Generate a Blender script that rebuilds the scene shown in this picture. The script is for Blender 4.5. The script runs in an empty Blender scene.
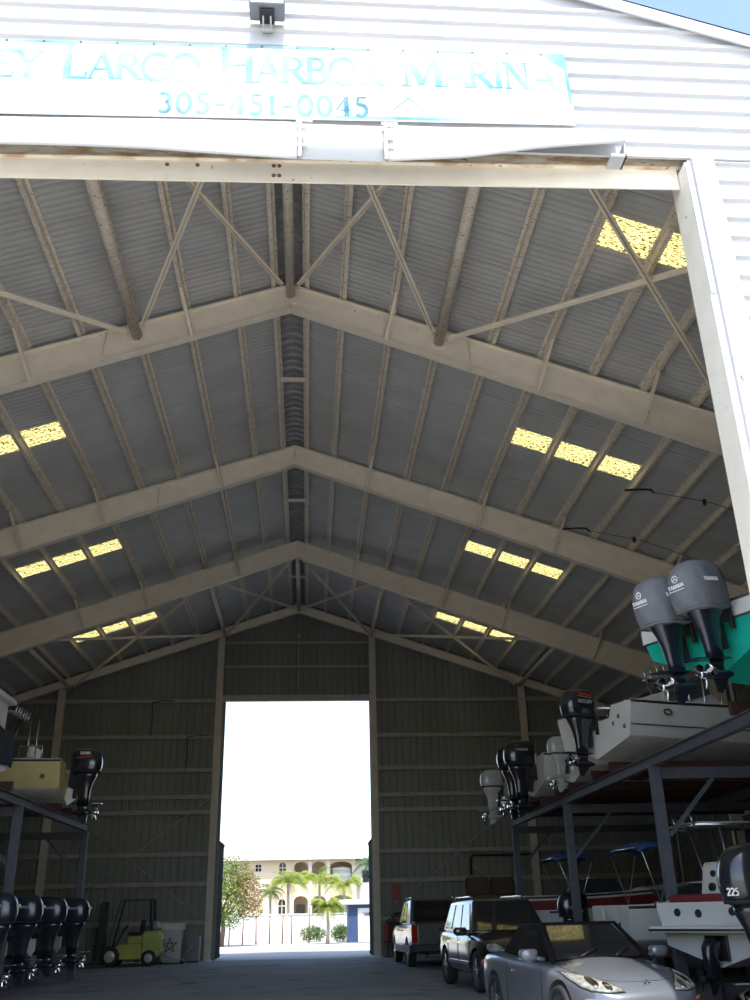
import bpy, bmesh, math, random
from mathutils import Vector, Matrix
R_ = math.radians
rnd = random.Random(7)
SC = bpy.context.scene
COL = SC.collection

# ---------------------------------------------------------------- materials
MATS = {}
def mat(name, c1, c2=None, rough=0.6, metal=0.0, scale=3.0, lo=0.35, hi=0.65, spots=None, spot_scale=20.0,
        spot_at=0.62, bump=0.0, bump_scale=30.0, coat=0.0, spec=0.5, stretch=(1, 1, 1), detail=5.0):
    """procedural painted / natural surface: two tones mixed by noise, optional spots of a third colour"""
    m = bpy.data.materials.new(name); m.use_nodes = True
    nt = m.node_tree; N = nt.nodes; L = nt.links
    b = N['Principled BSDF']
    b.inputs['Roughness'].default_value = rough
    b.inputs['Metallic'].default_value = metal
    b.inputs['Specular IOR Level'].default_value = spec
    b.inputs['Coat Weight'].default_value = coat
    b.inputs['Coat Roughness'].default_value = 0.05
    tc = N.new('ShaderNodeTexCoord'); mp = N.new('ShaderNodeMapping'); mp.inputs['Scale'].default_value = stretch
    L.new(tc.outputs['Object'], mp.inputs['Vector'])
    c2 = c2 or tuple(x * 0.88 for x in c1)
    no = N.new('ShaderNodeTexNoise'); no.inputs['Scale'].default_value = scale; no.inputs['Detail'].default_value = detail
    L.new(mp.outputs['Vector'], no.inputs['Vector'])
    rp = N.new('ShaderNodeValToRGB')
    rp.color_ramp.elements[0].position = lo; rp.color_ramp.elements[0].color = (*c2, 1)
    rp.color_ramp.elements[1].position = hi; rp.color_ramp.elements[1].color = (*c1, 1)
    L.new(no.outputs['Fac'], rp.inputs['Fac'])
    out = rp.outputs['Color']
    if spots:
        n2 = N.new('ShaderNodeTexNoise'); n2.inputs['Scale'].default_value = spot_scale; n2.inputs['Detail'].default_value = 4
        L.new(mp.outputs['Vector'], n2.inputs['Vector'])
        r2 = N.new('ShaderNodeValToRGB')
        r2.color_ramp.elements[0].position = spot_at; r2.color_ramp.elements[0].color = (0, 0, 0, 1)
        r2.color_ramp.elements[1].position = spot_at + 0.06; r2.color_ramp.elements[1].color = (1, 1, 1, 1)
        L.new(n2.outputs['Fac'], r2.inputs['Fac'])
        mx = N.new('ShaderNodeMix'); mx.data_type = 'RGBA'
        L.new(r2.outputs['Color'], mx.inputs['Factor']); L.new(out, mx.inputs['A']); mx.inputs['B'].default_value = (*spots, 1)
        out = mx.outputs['Result']
    L.new(out, b.inputs['Base Color'])
    if bump:
        n3 = N.new('ShaderNodeTexNoise'); n3.inputs['Scale'].default_value = bump_scale; n3.inputs['Detail'].default_value = 3
        L.new(mp.outputs['Vector'], n3.inputs['Vector'])
        bp = N.new('ShaderNodeBump'); bp.inputs['Strength'].default_value = bump; bp.inputs['Distance'].default_value = 0.02
        L.new(n3.outputs['Fac'], bp.inputs['Height']); L.new(bp.outputs['Normal'], b.inputs['Normal'])
    MATS[name] = m
    return m

def glass_mat(name, tint, rough=0.02, trans=0.85):
    m = bpy.data.materials.new(name); m.use_nodes = True
    b = m.node_tree.nodes['Principled BSDF']
    b.inputs['Base Color'].default_value = (*tint, 1); b.inputs['Roughness'].default_value = rough
    b.inputs['Transmission Weight'].default_value = trans; b.inputs['IOR'].default_value = 1.45
    MATS[name] = m
    return m

# ---------------------------------------------------------------- mesh builder
class MB:
    def __init__(self): self.v = []; self.f = []; self.m = []; self.sm = []; self.M = Matrix.Identity(4); self.mi = 0; self.smooth = False
    def av(self, p):
        q = self.M @ Vector(p); self.v.append((q.x, q.y, q.z)); return len(self.v) - 1
    def af(self, idx, smooth=None):
        self.f.append(tuple(idx)); self.m.append(self.mi); self.sm.append(self.smooth if smooth is None else smooth)
    def box(self, x0, x1, y0, y1, z0, z1):
        i = [self.av(p) for p in ((x0,y0,z0),(x1,y0,z0),(x1,y1,z0),(x0,y1,z0),(x0,y0,z1),(x1,y0,z1),(x1,y1,z1),(x0,y1,z1))]
        for q in ((0,3,2,1),(4,5,6,7),(0,1,5,4),(1,2,6,5),(2,3,7,6),(3,0,4,7)): self.af([i[k] for k in q], False)
        return self
    def bar(self, p0, p1, w, h, up=(0,0,1)):
        """rectangular bar from p0 to p1, w sideways, h along up"""
        p0 = Vector(p0); p1 = Vector(p1); d = (p1-p0).normalized(); u = Vector(up)
        s = d.cross(u)
        if s.length < 1e-4: s = d.cross(Vector((1,0,0)))
        s.normalize(); u = s.cross(d).normalized(); i = []
        for p in (p0, p1):
            for a, b in ((-1,-1),(1,-1),(1,1),(-1,1)): i.append(self.av(p + s*(a*w/2) + u*(b*h/2)))
        for q in ((0,1,2,3),(7,6,5,4),(0,4,5,1),(1,5,6,2),(2,6,7,3),(3,7,4,0)): self.af([i[k] for k in q], False)
        return self
    def tube(self, pts, r, n=8, r2=None, caps=True, closed=False):
        pts = [Vector(p) for p in pts]; K = len(pts); rings = []; prev = None
        for k, p in enumerate(pts):
            if closed: d = pts[(k+1) % K] - pts[k-1]
            else: d = pts[min(k+1, K-1)] - pts[max(k-1, 0)]
            d.normalize()
            if prev is None:
                a = d.cross(Vector((0,0,1)))
                if a.length < 1e-3: a = d.cross(Vector((1,0,0)))
            else:
                a = prev - d * prev.dot(d)
                if a.length < 1e-4: a = d.cross(Vector((0.3,0.5,1)))
            a.normalize(); b = d.cross(a); prev = a
            rr = r if r2 is None else r + (r2-r)*k/max(1, K-1)
            if isinstance(r, (list, tuple)): rr = r[k]
            rings.append([self.av(p + a*(rr*math.cos(t)) + b*(rr*math.sin(t))) for t in (2*math.pi*j/n for j in range(n))])
        for k in range(K if closed else K-1):
            A = rings[k]; B = rings[(k+1) % K]
            for j in range(n): self.af((A[j], A[(j+1) % n], B[(j+1) % n], B[j]), True)
        if caps and not closed: self.af(rings[0][::-1], False); self.af(rings[-1], False)
        return self
    def lathe(self, prof, n=24, axis='z', c=(0,0,0), caps=True):
        """prof: list of (r, h) along the axis"""
        rings = []
        for r, h in prof:
            ring = []
            for j in range(n):
                t = 2*math.pi*j/n; a, b = r*math.cos(t), r*math.sin(t)
                p = {'z': (a, b, h), 'x': (h, a, b), 'y': (b, h, a)}[axis]
                ring.append(self.av((c[0]+p[0], c[1]+p[1], c[2]+p[2])))
            rings.append(ring)
        for A, B in zip(rings, rings[1:]):
            for j in range(n): self.af((A[j], A[(j+1) % n], B[(j+1) % n], B[j]), True)
        if caps: self.af(rings[0][::-1], False); self.af(rings[-1], False)
        return self
    def loft(self, secs, closed=True, cap0=True, cap1=True, smooth=True, flip=False):
        """secs: list of rings (same count of points)"""
        rings = [[self.av(p) for p in s] for s in secs]; n = len(rings[0])
        for A, B in zip(rings, rings[1:]):
            for j in range(n if closed else n-1):
                q = (A[j], A[(j+1) % n], B[(j+1) % n], B[j]); self.af(q[::-1] if flip else q, smooth)
        if closed and cap0: self.af(rings[0] if flip else rings[0][::-1], False)
        if closed and cap1: self.af(rings[-1][::-1] if flip else rings[-1], False)
        return self
    def prism(self, poly, h0, h1, plane='xy', smooth=False):
        """extrude a 2-D polygon; plane xy -> along z, xz -> along y, yz -> along x"""
        def P(a, b, h): return {'xy': (a, b, h), 'xz': (a, h, b), 'yz': (h, a, b)}[plane]
        A = [self.av(P(a, b, h0)) for a, b in poly]; B = [self.av(P(a, b, h1)) for a, b in poly]; n = len(poly)
        for j in range(n): self.af((A[j], A[(j+1) % n], B[(j+1) % n], B[j]), smooth)
        self.af(A[::-1], False); self.af(B, False)
        return self
    def quad(self, a, b, c, d): self.af([self.av(p) for p in (a, b, c, d)], False); return self
    def sphere(self, c, rx, ry=None, rz=None, n=12, k=8, z0=-1.0):
        ry = ry or rx; rz = rz or rx; rings = []
        a0 = math.asin(max(-1, z0))
        for i in range(k+1):
            t = a0 + (math.pi/2 - a0)*i/k; cr, sz = max(math.cos(t), 0.02), math.sin(t)
            rings.append([(c[0]+rx*cr*math.cos(2*math.pi*j/n), c[1]+ry*cr*math.sin(2*math.pi*j/n), c[2]+rz*sz) for j in range(n)])
        return self.loft(rings)
    def build(self, name, mats, parent=None, loc=None, bevel=0.0, subsurf=0, autosmooth=None, solid=0.0):
        me = bpy.data.meshes.new(name); me.from_pydata(self.v, [], self.f)
        for mm in (mats if isinstance(mats, (list, tuple)) else [mats]): me.materials.append(mm)
        me.polygons.foreach_set('material_index', self.m); me.polygons.foreach_set('use_smooth', self.sm)
        bm = bmesh.new(); bm.from_mesh(me); bmesh.ops.recalc_face_normals(bm, faces=bm.faces); bm.to_mesh(me); bm.free()
        me.update()
        o = bpy.data.objects.new(name, me); COL.objects.link(o)
        if parent is not None: o.parent = parent
        if loc: o.location = loc
        if solid: s = o.modifiers.new('solid', 'SOLIDIFY'); s.thickness = solid; s.offset = 0
        if bevel:
            b = o.modifiers.new('bevel', 'BEVEL'); b.width = bevel; b.segments = 2; b.limit_method = 'ANGLE'; b.angle_limit = R_(40)
        if subsurf: s = o.modifiers.new('sub', 'SUBSURF'); s.levels = subsurf; s.render_levels = subsurf
        return o

def tag(o, label=None, cat=None, group=None, kind=None):
    if label: o['label'] = label
    if cat: o['category'] = cat
    if group: o['group'] = group
    if kind: o['kind'] = kind
    return o
def struct(o, label=None, cat=None):
    o['kind'] = 'structure'
    if label: o['label'] = label
    if cat: o['category'] = cat
    return o
def empty(name, loc=(0,0,0), rz=0.0, label=None, cat=None, group=None, rot=None):
    o = bpy.data.objects.new(name, None); COL.objects.link(o); o.location = loc; o.rotation_euler = rot or (0, 0, rz); o.empty_display_size = 0.2
    return tag(o, label, cat, group)
def copy_tree(o, parent=None):
    c = o.copy(); COL.objects.link(c)
    if parent is not None: c.parent = parent
    for ch in list(o.children): copy_tree(ch, c)
    return c
def bool_cut(o, cutters):
    """subtract closed meshes from o and keep the result as o's own mesh"""
    for c in cutters:
        m = o.modifiers.new('cut', 'BOOLEAN'); m.operation = 'DIFFERENCE'; m.object = c; m.solver = 'EXACT'
    bpy.context.view_layer.update()
    me = bpy.data.meshes.new_from_object(o.evaluated_get(bpy.context.evaluated_depsgraph_get()))
    o.modifiers.clear(); o.data = me
    for c in cutters:
        d = c.data; bpy.data.objects.remove(c); bpy.data.meshes.remove(d)
    return o
ORD = ['first', 'second', 'third', 'fourth', 'fifth', 'sixth', 'seventh', 'eighth', 'ninth', 'tenth', 'eleventh', 'twelfth', 'thirteenth', 'fourteenth', 'fifteenth', 'sixteenth']

# ---------------------------------------------------------------- stroke lettering (serif and sans), unit height letters
def arc(cx, cy, rx, ry, a0, a1, n=10): return [(cx+rx*math.cos(R_(a0+(a1-a0)*i/n)), cy+ry*math.sin(R_(a0+(a1-a0)*i/n))) for i in range(n+1)]
GL = {  # glyph: (advance, [(weight, points)]), weight 1 thick 0.45 thin
 'K': (.72, [(1, [(.12,0),(.12,1)]), (.45, [(.62,1),(.14,.42)]), (1, [(.28,.56),(.64,0)])]),
 'E': (.62, [(1, [(.12,0),(.12,1)]), (.45, [(.12,.98),(.52,.98),(.53,.84)]), (.45, [(.12,.52),(.42,.52)]), (.45, [(.12,.02),(.54,.02),(.56,.18)])]),
 'Y': (.70, [(1, [(.04,1),(.34,.48)]), (.45, [(.64,1),(.34,.48)]), (1, [(.34,.48),(.34,0)])]),
 'L': (.60, [(1, [(.14,0),(.14,1)]), (.45, [(.14,.02),(.52,.02),(.55,.2)])]),
 'A': (.76, [(.45, [(.06,0),(.36,1)]), (1, [(.36,1),(.68,0)]), (.45, [(.18,.36),(.55,.36)])]),
 'R': (.70, [(1, [(.12,0),(.12,1)]), (.7, [(.12,.98)]+arc(.3,.74,.24,.24,90,-90)+[(.12,.5)]), (1, [(.3,.5),(.66,0)])]),
 'G': (.82, [(.8, arc(.45,.5,.38,.5,50,330,18)+[(.76,.42)]), (.45, [(.54,.42),(.84,.42)])]),
 'O': (.86, [(.85, arc(.43,.5,.37,.5,0,360,24))]),
 'H': (.78, [(1, [(.12,0),(.12,1)]), (1, [(.64,0),(.64,1)]), (.45, [(.12,.52),(.64,.52)])]),
 'B': (.66, [(1, [(.12,0),(.12,1)]), (.7, [(.12,.98)]+arc(.3,.76,.2,.22,90,-90)+[(.12,.54)]), (.7, [(.12,.54)]+arc(.32,.28,.25,.26,90,-90)+[(.12,.02)])]),
 'M': (.96, [(.45, [(.12,0),(.14,1)]), (1, [(.14,1),(.47,.04)]), (.45, [(.47,.04),(.8,1)]), (1, [(.8,1),(.84,0)])]),
 'I': (.36, [(1, [(.18,0),(.18,1)])]),
 'N': (.80, [(.45, [(.12,0),(.12,1)]), (1, [(.12,1),(.66,0)]), (.45, [(.66,0),(.66,1)])]),
 'S': (.55, [(.8, arc(.27,.75,.2,.25,30,270,12)+arc(.27,.25,.22,.25,90,-150,12))]),
 'U': (.74, [(1, [(.12,1),(.12,.3)]+arc(.37,.28,.25,.28,180,360)+[(.62,1)])]),
 'Z': (.62, [(.45, [(.06,.98),(.54,.98)]), (1, [(.54,.98),(.06,.02)]), (.45, [(.06,.02),(.56,.02)])]),
 'T': (.64, [(1, [(.32,0),(.32,1)]), (.45, [(.04,.86),(.04,.98),(.6,.98),(.6,.86)])]),
 'C': (.72, [(.85, arc(.42,.5,.36,.5,50,310,18))]),
 'Q': (.86, [(.85, arc(.43,.5,.37,.5,0,360,24)), (1, [(.5,.2),(.8,-.1)])]),
 'V': (.70, [(1, [(.04,1),(.35,0)]), (.45, [(.35,0),(.66,1)])]),
 'D': (.74, [(1, [(.12,0),(.12,1)]), (.8, [(.12,.98)]+arc(.3,.5,.36,.48,90,-90,14)+[(.12,.02)])]),
 'W': (1.0, [(1, [(.03,1),(.27,0)]), (.45, [(.27,0),(.48,.9)]), (1, [(.48,.9),(.7,0)]), (.45, [(.7,0),(.95,1)])]),
 '3': (.56, [(.8, arc(.25,.75,.19,.24,140,-70,12)+arc(.25,.26,.22,.26,70,-145,12))]),
 '0': (.62, [(.85, arc(.31,.5,.25,.5,0,360,22))]),
 '5': (.56, [(.5, [(.48,.98),(.15,.98)]), (.6, [(.15,.98),(.12,.56)]), (.85, arc(.25,.3,.22,.3,115,-140,14))]),
 '4': (.60, [(1, [(.42,0),(.42,1)]), (.45, [(.42,1),(.03,.3),(.56,.3)])]),
 '1': (.42, [(1, [(.22,0),(.22,1)]), (.45, [(.22,.98),(.08,.84)])]),
 '2': (.56, [(.8, arc(.27,.72,.21,.27,160,-30,12)+[(.06,.03)]), (.8, [(.06,.03),(.52,.03)])]),
 '6': (.60, [(.8, arc(.3,.3,.23,.3,0,360,18)), (.8, [(.09,.38),(.16,.72),(.44,.98)])]),
 '8': (.60, [(.8, arc(.3,.75,.19,.24,0,360,16)), (.8, arc(.3,.27,.23,.27,0,360,16))]),
 '7': (.56, [(.8, [(.05,.97),(.5,.97),(.2,0)])]),
 'F': (.58, [(1, [(.12,0),(.12,1)]), (.45, [(.12,.98),(.52,.98)]), (.45, [(.12,.52),(.42,.52)])]),
 '-': (.5, [(.6, [(.06,.42),(.44,.42)])]),
}
SERIFS = {'K': [(.12,0),(.12,1),(.62,1),(.66,0)], 'E': [(.12,0),(.12,1)], 'Y': [(.04,1),(.64,1),(.34,0)], 'L': [(.14,0),(.14,1)], 'A': [(.06,0),(.68,0)],
 'R': [(.12,0),(.12,1),(.68,0)], 'H': [(.12,0),(.12,1),(.64,0),(.64,1)], 'B': [(.12,0),(.12,1)], 'M': [(.12,0),(.12,1),(.84,0),(.82,1)], 'I': [(.18,0),(.18,1)],
 'N': [(.12,0),(.12,1),(.66,1)], '1': [(.22,0)], '4': [(.42,0)], 'T': [(.32,0)]}
def lettering(mb, text, org, ux, uz, h, w=0.13, serif=False, track=0.06, small=0.0, thick=0.004, small_from=None):
    """raised strokes; org lower left, ux text direction, uz up; small: height ratio of letters after each word's first"""
    org = Vector(org); ux = Vector(ux).normalized(); uz = Vector(uz).normalized(); nn = ux.cross(uz); x = 0.0; first = True
    cnt = [0]
    def seg(pts, ww):
        cnt[0] += 1; th = thick + .0004*(cnt[0] % 7); L = []; Rr = []
        for i, p in enumerate(pts):
            a = Vector(pts[max(0, i-1)]); b = Vector(pts[min(len(pts)-1, i+1)]); d = (b-a)
            if d.length < 1e-6: d = Vector((1, 0))
            d.normalize(); n2 = Vector((-d.y, d.x))*ww/2
            L.append(Vector(p)+n2); Rr.append(Vector(p)-n2)
        for i in range(len(pts)-1):
            q = [L[i], L[i+1], Rr[i+1], Rr[i]]
            top = [mb.av(org + ux*c.x + uz*c.y + nn*(th + .00015*(i % 2))) for c in q]; bot = [mb.av(org + ux*c.x + uz*c.y - nn*0.001) for c in q]
            mb.af(top, False)
            for j in range(4): mb.af((bot[j], bot[(j+1) % 4], top[(j+1) % 4], top[j]), False)
    for ch in text:
        if ch == ' ': x += h*0.42; first = True; continue
        hh = h if (first or not small) else h*small
        first = False if small else True
        adv, st = GL[ch]
        for wt, pts in st: seg([(x + px*hh, py*hh) for px, py in pts], w*hh*wt)
        if serif:
            for sx, sy in SERIFS.get(ch, []): seg([(x + (sx-.11)*hh, sy*hh*0.985+.008*hh), (x + (sx+.11)*hh, sy*hh*0.985+.008*hh)], w*hh*0.28)
        x += (adv + track)*hh
    return x
EXPOSURE = 0.0; SKY_STRENGTH = 0.15; SUN_STRENGTH = 5.0
EXPOSURE = 0.85; SKY_STRENGTH = 0.28; SUN_STRENGTH = 4.2
# ---------------------------------------------------------------- camera
f_px, pitch, yaw, roll = 932.0, R_(23.90), R_(4.31), R_(-1.26)
CAMX, CAMH = 0.482, 1.55
cy_, sy_, cp_, sp_, cr_, sr_ = math.cos(yaw), math.sin(yaw), math.cos(pitch), math.sin(pitch), math.cos(roll), math.sin(roll)
fw = Vector((sy_*cp_, cy_*cp_, sp_)); r0 = Vector((cy_, -sy_, 0)); u0 = r0.cross(fw)
rt = r0*cr_ + u0*sr_; up = u0*cr_ - r0*sr_
cam = bpy.data.cameras.new('camera'); cam_o = bpy.data.objects.new('camera', cam); COL.objects.link(cam_o)
cam_o.matrix_world = Matrix(((rt.x, up.x, -fw.x, CAMX), (rt.y, up.y, -fw.y, 0), (rt.z, up.z, -fw.z, CAMH), (0, 0, 0, 1)))
cam.sensor_fit = 'VERTICAL'; cam.sensor_height = 24.0; cam.lens = f_px/1000*24.0; cam.clip_end = 600
SC.camera = cam_o
SC.view_settings.view_transform = 'Standard'; SC.view_settings.look = 'None'; SC.view_settings.gamma = 1; SC.view_settings.use_curve_mapping = False
SC.view_settings.exposure = EXPOSURE

# ---------------------------------------------------------------- sky and sun
w = bpy.data.worlds.new('world'); SC.world = w; w.use_nodes = True
nt = w.node_tree; sky = nt.nodes.new('ShaderNodeTexSky'); sky.sky_type = 'NISHITA'; sky.sun_disc = False
SUN_EL = R_(62); SUN_AZ = R_(4)     # the sun stands behind the photographer, high
sky.sun_elevation = SUN_EL; sky.sun_rotation = R_(180) - SUN_AZ; sky.air_density = 1.0; sky.dust_density = 1.6; sky.ozone_density = 1.0
nt.links.new(sky.outputs['Color'], nt.nodes['Background'].inputs['Color']); nt.nodes['Background'].inputs['Strength'].default_value = SKY_STRENGTH
sl = bpy.data.lights.new('sun', 'SUN'); sl.energy = SUN_STRENGTH; sl.angle = R_(0.53); sl.color = (1.0, 0.96, 0.90)
so = bpy.data.objects.new('sun', sl); COL.objects.link(so); so.location = (0, -10, 30)
sd = Vector((math.sin(SUN_AZ)*math.cos(SUN_EL), -math.cos(SUN_AZ)*math.cos(SUN_EL), math.sin(SUN_EL)))
so.rotation_euler = (-sd).to_track_quat('-Z', 'Y').to_euler()

# ---------------------------------------------------------------- materials of the building
mat('roof_sheet', (.54,.545,.535), (.47,.475,.465), rough=.5, scale=1.2, spec=.3)
mat('steel_paint', (.88,.80,.66), (.80,.72,.59), rough=.55, scale=2.5, spots=(.30,.19,.11), spot_scale=9, spot_at=.70)
mat('purlin_paint', (.86,.78,.65), (.72,.65,.54), rough=.6, scale=5, spots=(.20,.13,.09), spot_scale=26, spot_at=.60)
mat('siding_white', (.52,.522,.52), (.48,.482,.48), rough=.45, scale=1.5)
mat('trim_white', (.54,.55,.56), (.50,.51,.52), rough=.45, scale=2)
mat('lintel_cream', (.90,.85,.72), (.84,.78,.65), rough=.6, scale=3, spots=(.36,.19,.09), spot_scale=7, spot_at=.70)
mat('rusty_cream', (.80,.73,.58), (.52,.34,.20), rough=.7, scale=4, lo=.38, hi=.54, spots=(.30,.15,.07), spot_scale=10, spot_at=.64, stretch=(.6,1,2))
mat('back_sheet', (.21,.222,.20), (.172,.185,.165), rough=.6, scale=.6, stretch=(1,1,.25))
mat('floor_concrete', (.25,.243,.243), (.18,.176,.178), rough=.85, scale=.5, lo=.3, hi=.7, spots=(.12,.12,.125), spot_scale=.9, spot_at=.60, bump=.15, bump_scale=40, spec=.15)
mat('yard_concrete', (.36,.35,.33), (.30,.29,.27), rough=.85, scale=.35)
mat("apron_asphalt", (.46,.44,.40), (.38,.365,.33), rough=.9, scale=.5)
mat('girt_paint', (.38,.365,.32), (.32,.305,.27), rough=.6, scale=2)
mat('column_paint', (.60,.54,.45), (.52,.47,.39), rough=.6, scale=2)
mat('ridge_dark', (.34,.345,.35), (.25,.25,.255), rough=.7, scale=3)
mat('door_teal', (.003,.009,.012), (.002,.006,.008), rough=.95, spec=.05, scale=2)
mat('header_grey', (.42,.43,.42), (.34,.35,.34), rough=.55, scale=2)
mat('rust_brown', (.24,.12,.06), (.16,.08,.04), rough=.8)
mat('rusty_white', (.82,.82,.80), (.55,.42,.30), rough=.6, scale=9, lo=.42, hi=.55)
mat('black_iron', (.02,.02,.022), (.012,.012,.013), rough=.5)
mat('cable_black', (.015,.015,.015), rough=.6)

FR = [9.25, 16.95, 24.65, 32.35, 40.05]; HW = 15.9
def zt(x): return 14.22 - .34*abs(x)       # underside of the purlins
def zb(x): return 13.58 - .368*abs(x)      # underside of the rafters
PX = [0.34] + [1.15 + 1.073*i for i in range(14)]
def zroof(x): return zt(x) + .215

# floor and ground
f = MB(); f.box(-HW, HW, 9.25, 40.2, -.2, 0); struct(f.build('floor', MATS['floor_concrete']))
g = MB(); g.box(-70, 70, -40, 9.25, -.25, -.01); tag(struct(g.build("ground_front", MATS["apron_asphalt"])), 'pale concrete apron in front of the boat shed', 'ground')
g = MB(); g.box(-70, 70, 40.2, 140, -.25, -.01); tag(struct(g.build('ground_back', MATS['yard_concrete'])), 'bright sunlit yard behind the boat shed', 'ground')
for sx, nm in ((-1, 'ground_left'), (1, 'ground_right')):
    g = MB(); g.box(min(sx*HW, sx*70), max(sx*HW, sx*70), 9.25, 40.2, -.25, -.01); struct(g.build(nm, MATS['yard_concrete']))

# roof sheets: ribs run down the slope, the roof-light bays are left open
SKY_Y = [(12.43, 13.25), (20.20, 21.02), (27.92, 28.72), (35.70, 36.50)]
SKX = [5.45, 6.53, 7.6, 8.67]
PX[5], PX[6], PX[7], PX[8] = SKX
def rib_profile(y0, y1, per=.1525):
    pts = []; y = y0; k = 0
    while y < y1:
        for dy, h in (((0, 0), (.004, .05), (.014, .05), (.018, 0)) if k % 6 == 0 else ((0, 0),)) + ((.05, 0), (.085, .014), (.115, .014), (.15, .0)):
            if y+dy < y1: pts.append((y+dy, h))
        y += per; k += 1
    pts.append((y1, 0)); return pts
prof = rib_profile(9.06, 40.45)
ys = sorted({p[0] for p in prof}); cuts = [c for ab in SKY_Y for c in ab]
def hprof(y):
    for (a, ha), (b, hb) in zip(prof, prof[1:]):
        if a <= y <= b: return ha + (hb-ha)*(y-a)/max(b-a, 1e-6)
    return 0
for c in cuts: prof.append((c, hprof(c)))
prof.sort()
for sx, nm in ((-1, 'ceiling_left'), (1, 'ceiling_right')):
    mb = MB(); xs = [.30, SKX[0], SKX[3], HW+.35]
    grid = [[mb.av((sx*x, y, zroof(x)+h)) for x in xs] for y, h in prof]
    for i in range(len(prof)-1):
        ym = (prof[i][0]+prof[i+1][0])/2
        for k in range(3):
            if k == 1 and any(a < ym < b for a, b in SKY_Y): continue
            mb.af((grid[i][k], grid[i][k+1], grid[i+1][k+1], grid[i+1][k]), False)
    struct(mb.build(nm, MATS['roof_sheet']), 'grey ribbed metal roof sheets seen from below', 'roof')
# dark lap seams between the sheets, one lip every three ribs
# ridge cap
mb = MB(); secs = []; y = 9.06; i = 0
while y < 40.45:
    for dy, h in ((0, 0), (.16, 0), (.19, -.05), (.26, -.05), (.29, 0)):
        secs.append([(x, y+dy, zroof(.3) + .10 + .16*math.cos(x/.36*math.pi/2) + h) for x in (-.36,-.27,-.18,-.09,0,.09,.18,.27,.36)] )
    y += .305
mb.loft(secs, closed=False, smooth=False)
for sx in (-1, 1): mb.box(min(sx*.30, sx*.37), max(sx*.30, sx*.37), 9.06, 40.45, zroof(.3)-.01, zroof(.3)+.12)
mb.box(-.42, .42, 40.30, 40.34, zroof(.4)-.1, zroof(.3)+.32)
struct(mb.build('trim_1', MATS['ridge_dark']), 'dark ribbed ridge cap running along the top of the roof', 'ridge cap')

# roof lights
def skylight_mat():
    m = bpy.data.materials.new('skylight'); m.use_nodes = True; nt = m.node_tree; N = nt.nodes; L = nt.links
    for n in list(N): N.remove(n)
    o = N.new('ShaderNodeOutputMaterial'); t = N.new('ShaderNodeBsdfTranslucent'); d = N.new('ShaderNodeBsdfDiffuse'); mx = N.new('ShaderNodeMixShader')
    tc = N.new('ShaderNodeTexCoord'); mp = N.new('ShaderNodeMapping'); mp.inputs['Scale'].default_value = (9, 26, 9)
    no = N.new('ShaderNodeTexNoise'); no.inputs['Scale'].default_value = 1.5; no.inputs['Detail'].default_value = 3; no.inputs['Roughness'].default_value = .7
    rp = N.new('ShaderNodeValToRGB'); e = rp.color_ramp.elements
    e[0].position = .44; e[0].color = (.05, .028, .004, 1); e[1].position = .53; e[1].color = (.84, .70, .25, 1)
    L.new(tc.outputs['Object'], mp.inputs['Vector']); L.new(mp.outputs['Vector'], no.inputs['Vector']); L.new(no.outputs['Fac'], rp.inputs['Fac'])
    L.new(rp.outputs['Color'], t.inputs['Color']); L.new(rp.outputs['Color'], d.inputs['Color'])
    mx.inputs['Fac'].default_value = .30; L.new(t.outputs['BSDF'], mx.inputs[1]); L.new(d.outputs['BSDF'], mx.inputs[2]); L.new(mx.outputs['Shader'], o.inputs['Surface'])
    return m
SKM = skylight_mat()
BAYN = ['bay nearest the entrance', 'second bay from the entrance', 'third bay from the entrance', 'last bay before the back wall']
for b, (ya, yb) in enumerate(SKY_Y):
    for sx, sn in ((-1, 'left'), (1, 'right')):
        for k in range(3):
            xa, xb = SKX[k], SKX[k+1]; xm = (xa+xb)/2; ym = (ya+yb)/2; mb = MB(); secs = []
            ny = 32
            for i in range(ny+1):
                yy = ya-.10 + (yb-ya+.30)*i/ny; h = .018*math.cos(2*math.pi*i/6.4)
                secs.append([(sx*x - sx*xm, yy-ym, zroof(x)-zroof(xm)+h+.075) for x in (xa+.002-(.06 if k == 0 else 0), xm, xb-.002+(.06 if k == 2 else 0))])
            mb.loft(secs, closed=False, smooth=True)
            o = mb.build('skylight', SKM, loc=(sx*xm, ym, zroof(xm)))
            tag(o, 'yellow roof light, %s of three, %s roof slope, %s' % (['uppermost', 'middle', 'lowest'][k], sn, BAYN[b]), 'skylight', 'yellow roof lights')

# purlins: Z sections running the length of the shed
def purlin_mesh(sx):
    mb = MB(); d = .175; fl = .075; t = .012
    # cross-section in x, z (x positive = down the slope), extruded along y
    prof2 = [(0,d),(-fl,d),(-fl,d-t),(-t,d-t),(-t,0+t),(-t,0),(fl,0),(fl,.02),(fl-t,.02),(fl-t,t),(0,t)]
    mb.prism([(sx*a, b) for a, b in prof2], 0, FR[4]-FR[0]+.1, plane='xz')
    return mb
pm = {sx: purlin_mesh(sx) for sx in (-1, 1)}
proto = {}
for sx, sn in ((-1, 'left'), (1, 'right')):
    for k, x in enumerate(PX):
        if x > HW-.2: continue
        if sx in proto: o = proto[sx].copy(); COL.objects.link(o)
        else: o = proto[sx] = pm[sx].build('purlin', MATS['purlin_paint'])
        o.location = (sx*x, FR[0]-.02, zt(x)+.032)
        tag(o, 'cream steel roof purlin, %s to the %s of the ridge' % (ORD[k], sn), 'purlin', 'roof purlins')
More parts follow.
